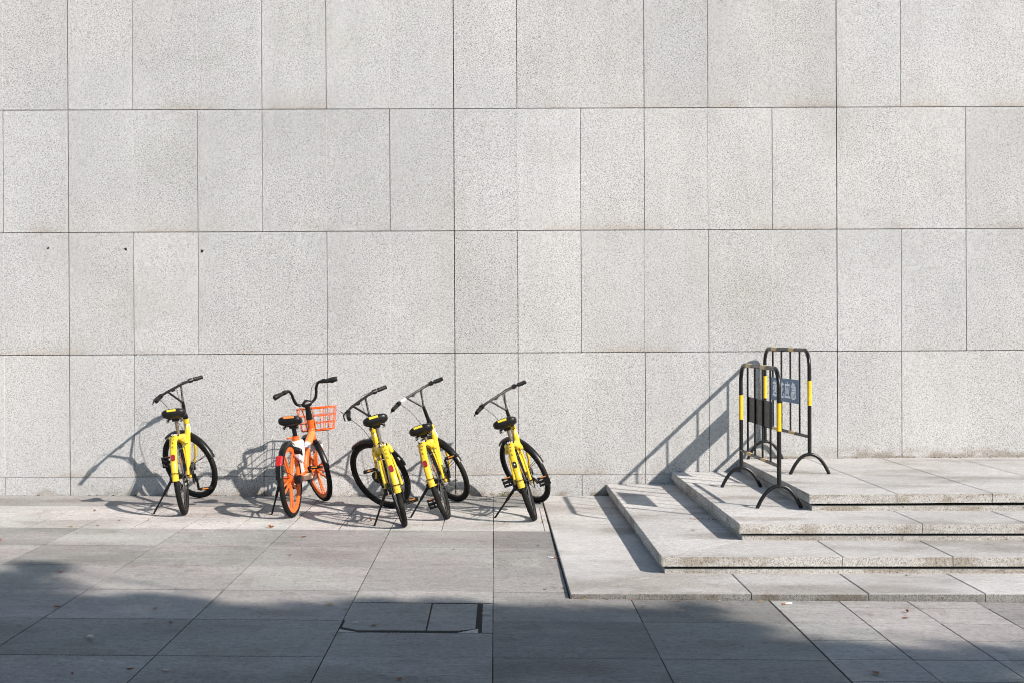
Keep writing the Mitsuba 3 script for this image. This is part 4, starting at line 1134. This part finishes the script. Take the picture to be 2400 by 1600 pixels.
# ------------------------------------------------------------------ street trees behind the camera that shade the foreground
def street_tree(label, x, y, trunk_h, blobs, n, seed):
    t = thing('street_tree', label, 'tree')
    r = random.Random(seed); npr = np.random.default_rng(seed)
    z0 = gz(x, y) - 0.03
    top = np.array([x, y, z0 + trunk_h])
    parts = [tube(spline([(x, y, z0), (x + 0.05, y + 0.04, z0 + trunk_h * 0.5), top], 12), np.linspace(0.17, 0.11, 13), 12)]
    for (c, rad) in blobs:
        c = np.array(c)
        if rad[0] < 0.4:
            parts.append(tube(spline([c, c + [0.2, -0.1, -0.25], c + [0.6, -0.3, -0.5]], 6), np.linspace(0.004, 0.010, 7), 5)); continue
        parts.append(tube(spline([top - [0, 0, 0.3], (top + c) / 2 + [0, 0, 0.3], c], 10), np.linspace(0.08, 0.02, 11), 8))
    add(t + '__trunk', mikit.ply(cat(*parts), 'bark_material', smooth=40))
    V_, F_ = [], []
    for (c, rad) in blobs:
        k = int(n * rad[0] * rad[1] * max(rad[2], 0.35))
        d = npr.normal(size=(k, 3)); d /= np.linalg.norm(d, axis=1, keepdims=True)
        q_ = npr.random((k, 1)) ** 0.5
        P = np.array(c) + d * q_ * np.array(rad)
        # clumps of about half a metre that run through the crown along no particular axis, looser towards its rim
        cl = meshkit.fbm(P * np.array([1.5, 1.5, 0.5]), 3, seed)
        P = P[cl > 0.29 + 0.24 * q_[:, 0] ** 2]
        k = len(P)
        a = npr.normal(size=(k, 3)); a[:, 2] *= 0.5; a /= np.linalg.norm(a, axis=1, keepdims=True)
        b = np.cross(a, npr.normal(size=(k, 3))); b /= np.linalg.norm(b, axis=1, keepdims=True)
        s = npr.uniform(0.05, 0.09, (k, 1))
        o = sum(len(q) for q in V_)
        V_.append(np.stack([P - a * s, P - b * s * 0.45, P + a * s, P + b * s * 0.45], 1).reshape(-1, 3))
        q = o + 4 * np.arange(k)[:, None]
        F_.append(np.vstack([np.hstack([q, q + 1, q + 2]), np.hstack([q, q + 2, q + 3])]))
    add(t + '__crown', mikit.ply(trimesh.Trimesh(np.vstack(V_), np.vstack(F_), process=False), 'foliage_material'))


SUN = np.array([1.15, -1.05, 1.0])


def up_sun(gx, gy, h): return (gx + SUN[0] * h, gy + SUN[1] * h, h)


sprigs = []
sr = random.Random(4)
for _ in range(46):
    gx = sr.uniform(-3.9, 1.7)
    edge = -4.05 if gx < -2.3 else -5.35 if gx > -0.2 else -5.1
    sprigs.append((gx, edge + sr.uniform(-0.45, 0.30), sr.uniform(7.6, 9.6), (sr.uniform(0.10, 0.34), sr.uniform(0.08, 0.20), sr.uniform(0.1, 0.25))))
for _ in range(26):
    gx = sr.uniform(1.7, 3.6)
    sprigs.append((gx, sr.uniform(-6.9, -6.0), sr.uniform(7.6, 9.4), (sr.uniform(0.10, 0.36), sr.uniform(0.07, 0.18), sr.uniform(0.1, 0.25))))
street_tree('leafy street tree behind the viewer whose crown shades the pavement', 8.6, -15.6, 5.0,
            [(up_sun(gx, gy, h), r) for gx, gy, h, r in sprigs + [(-3.5, -4.95, 9.3, (1.5, 1.15, 0.5)), (-1.9, -6.0, 9.0, (1.3, 0.85, 0.5)), (-0.4, -5.85, 8.8, (1.2, 0.8, 0.5)),
             (0.9, -5.85, 8.9, (1.0, 0.75, 0.45)), (1.35, -6.2, 8.7, (0.45, 0.7, 0.4)), (-2.5, -7.6, 9.4, (2.0, 1.2, 0.7)), (0.5, -7.6, 9.2, (1.9, 1.0, 0.7)), (-5.6, -5.4, 9.2, (1.5, 1.4, 0.6)), (-0.2, -6.55, 8.8, (0.7, 0.45, 0.35)), (-1.4, -6.7, 8.9, (0.7, 0.4, 0.35)), (2.5, -6.75, 8.8, (0.45, 0.22, 0.25)), (3.4, -6.7, 8.6, (0.5, 0.25, 0.25))]], 11000, 11)
street_tree('broad street tree behind the viewer to the left', -3.0, -15.0, 3.2,
            [((-2.0, -9.6, 5.6), (2.6, 2.0, 0.9)), ((-5.2, -10.5, 5.8), (2.4, 2.2, 0.9)), ((-1.2, -12.2, 6.2), (2.8, 2.0, 1.0)), ((-4.5, -13.6, 6.0), (2.8, 2.2, 1.0)), ((0.2, -10.2, 5.4), (1.6, 1.6, 0.8))], 1700, 23)
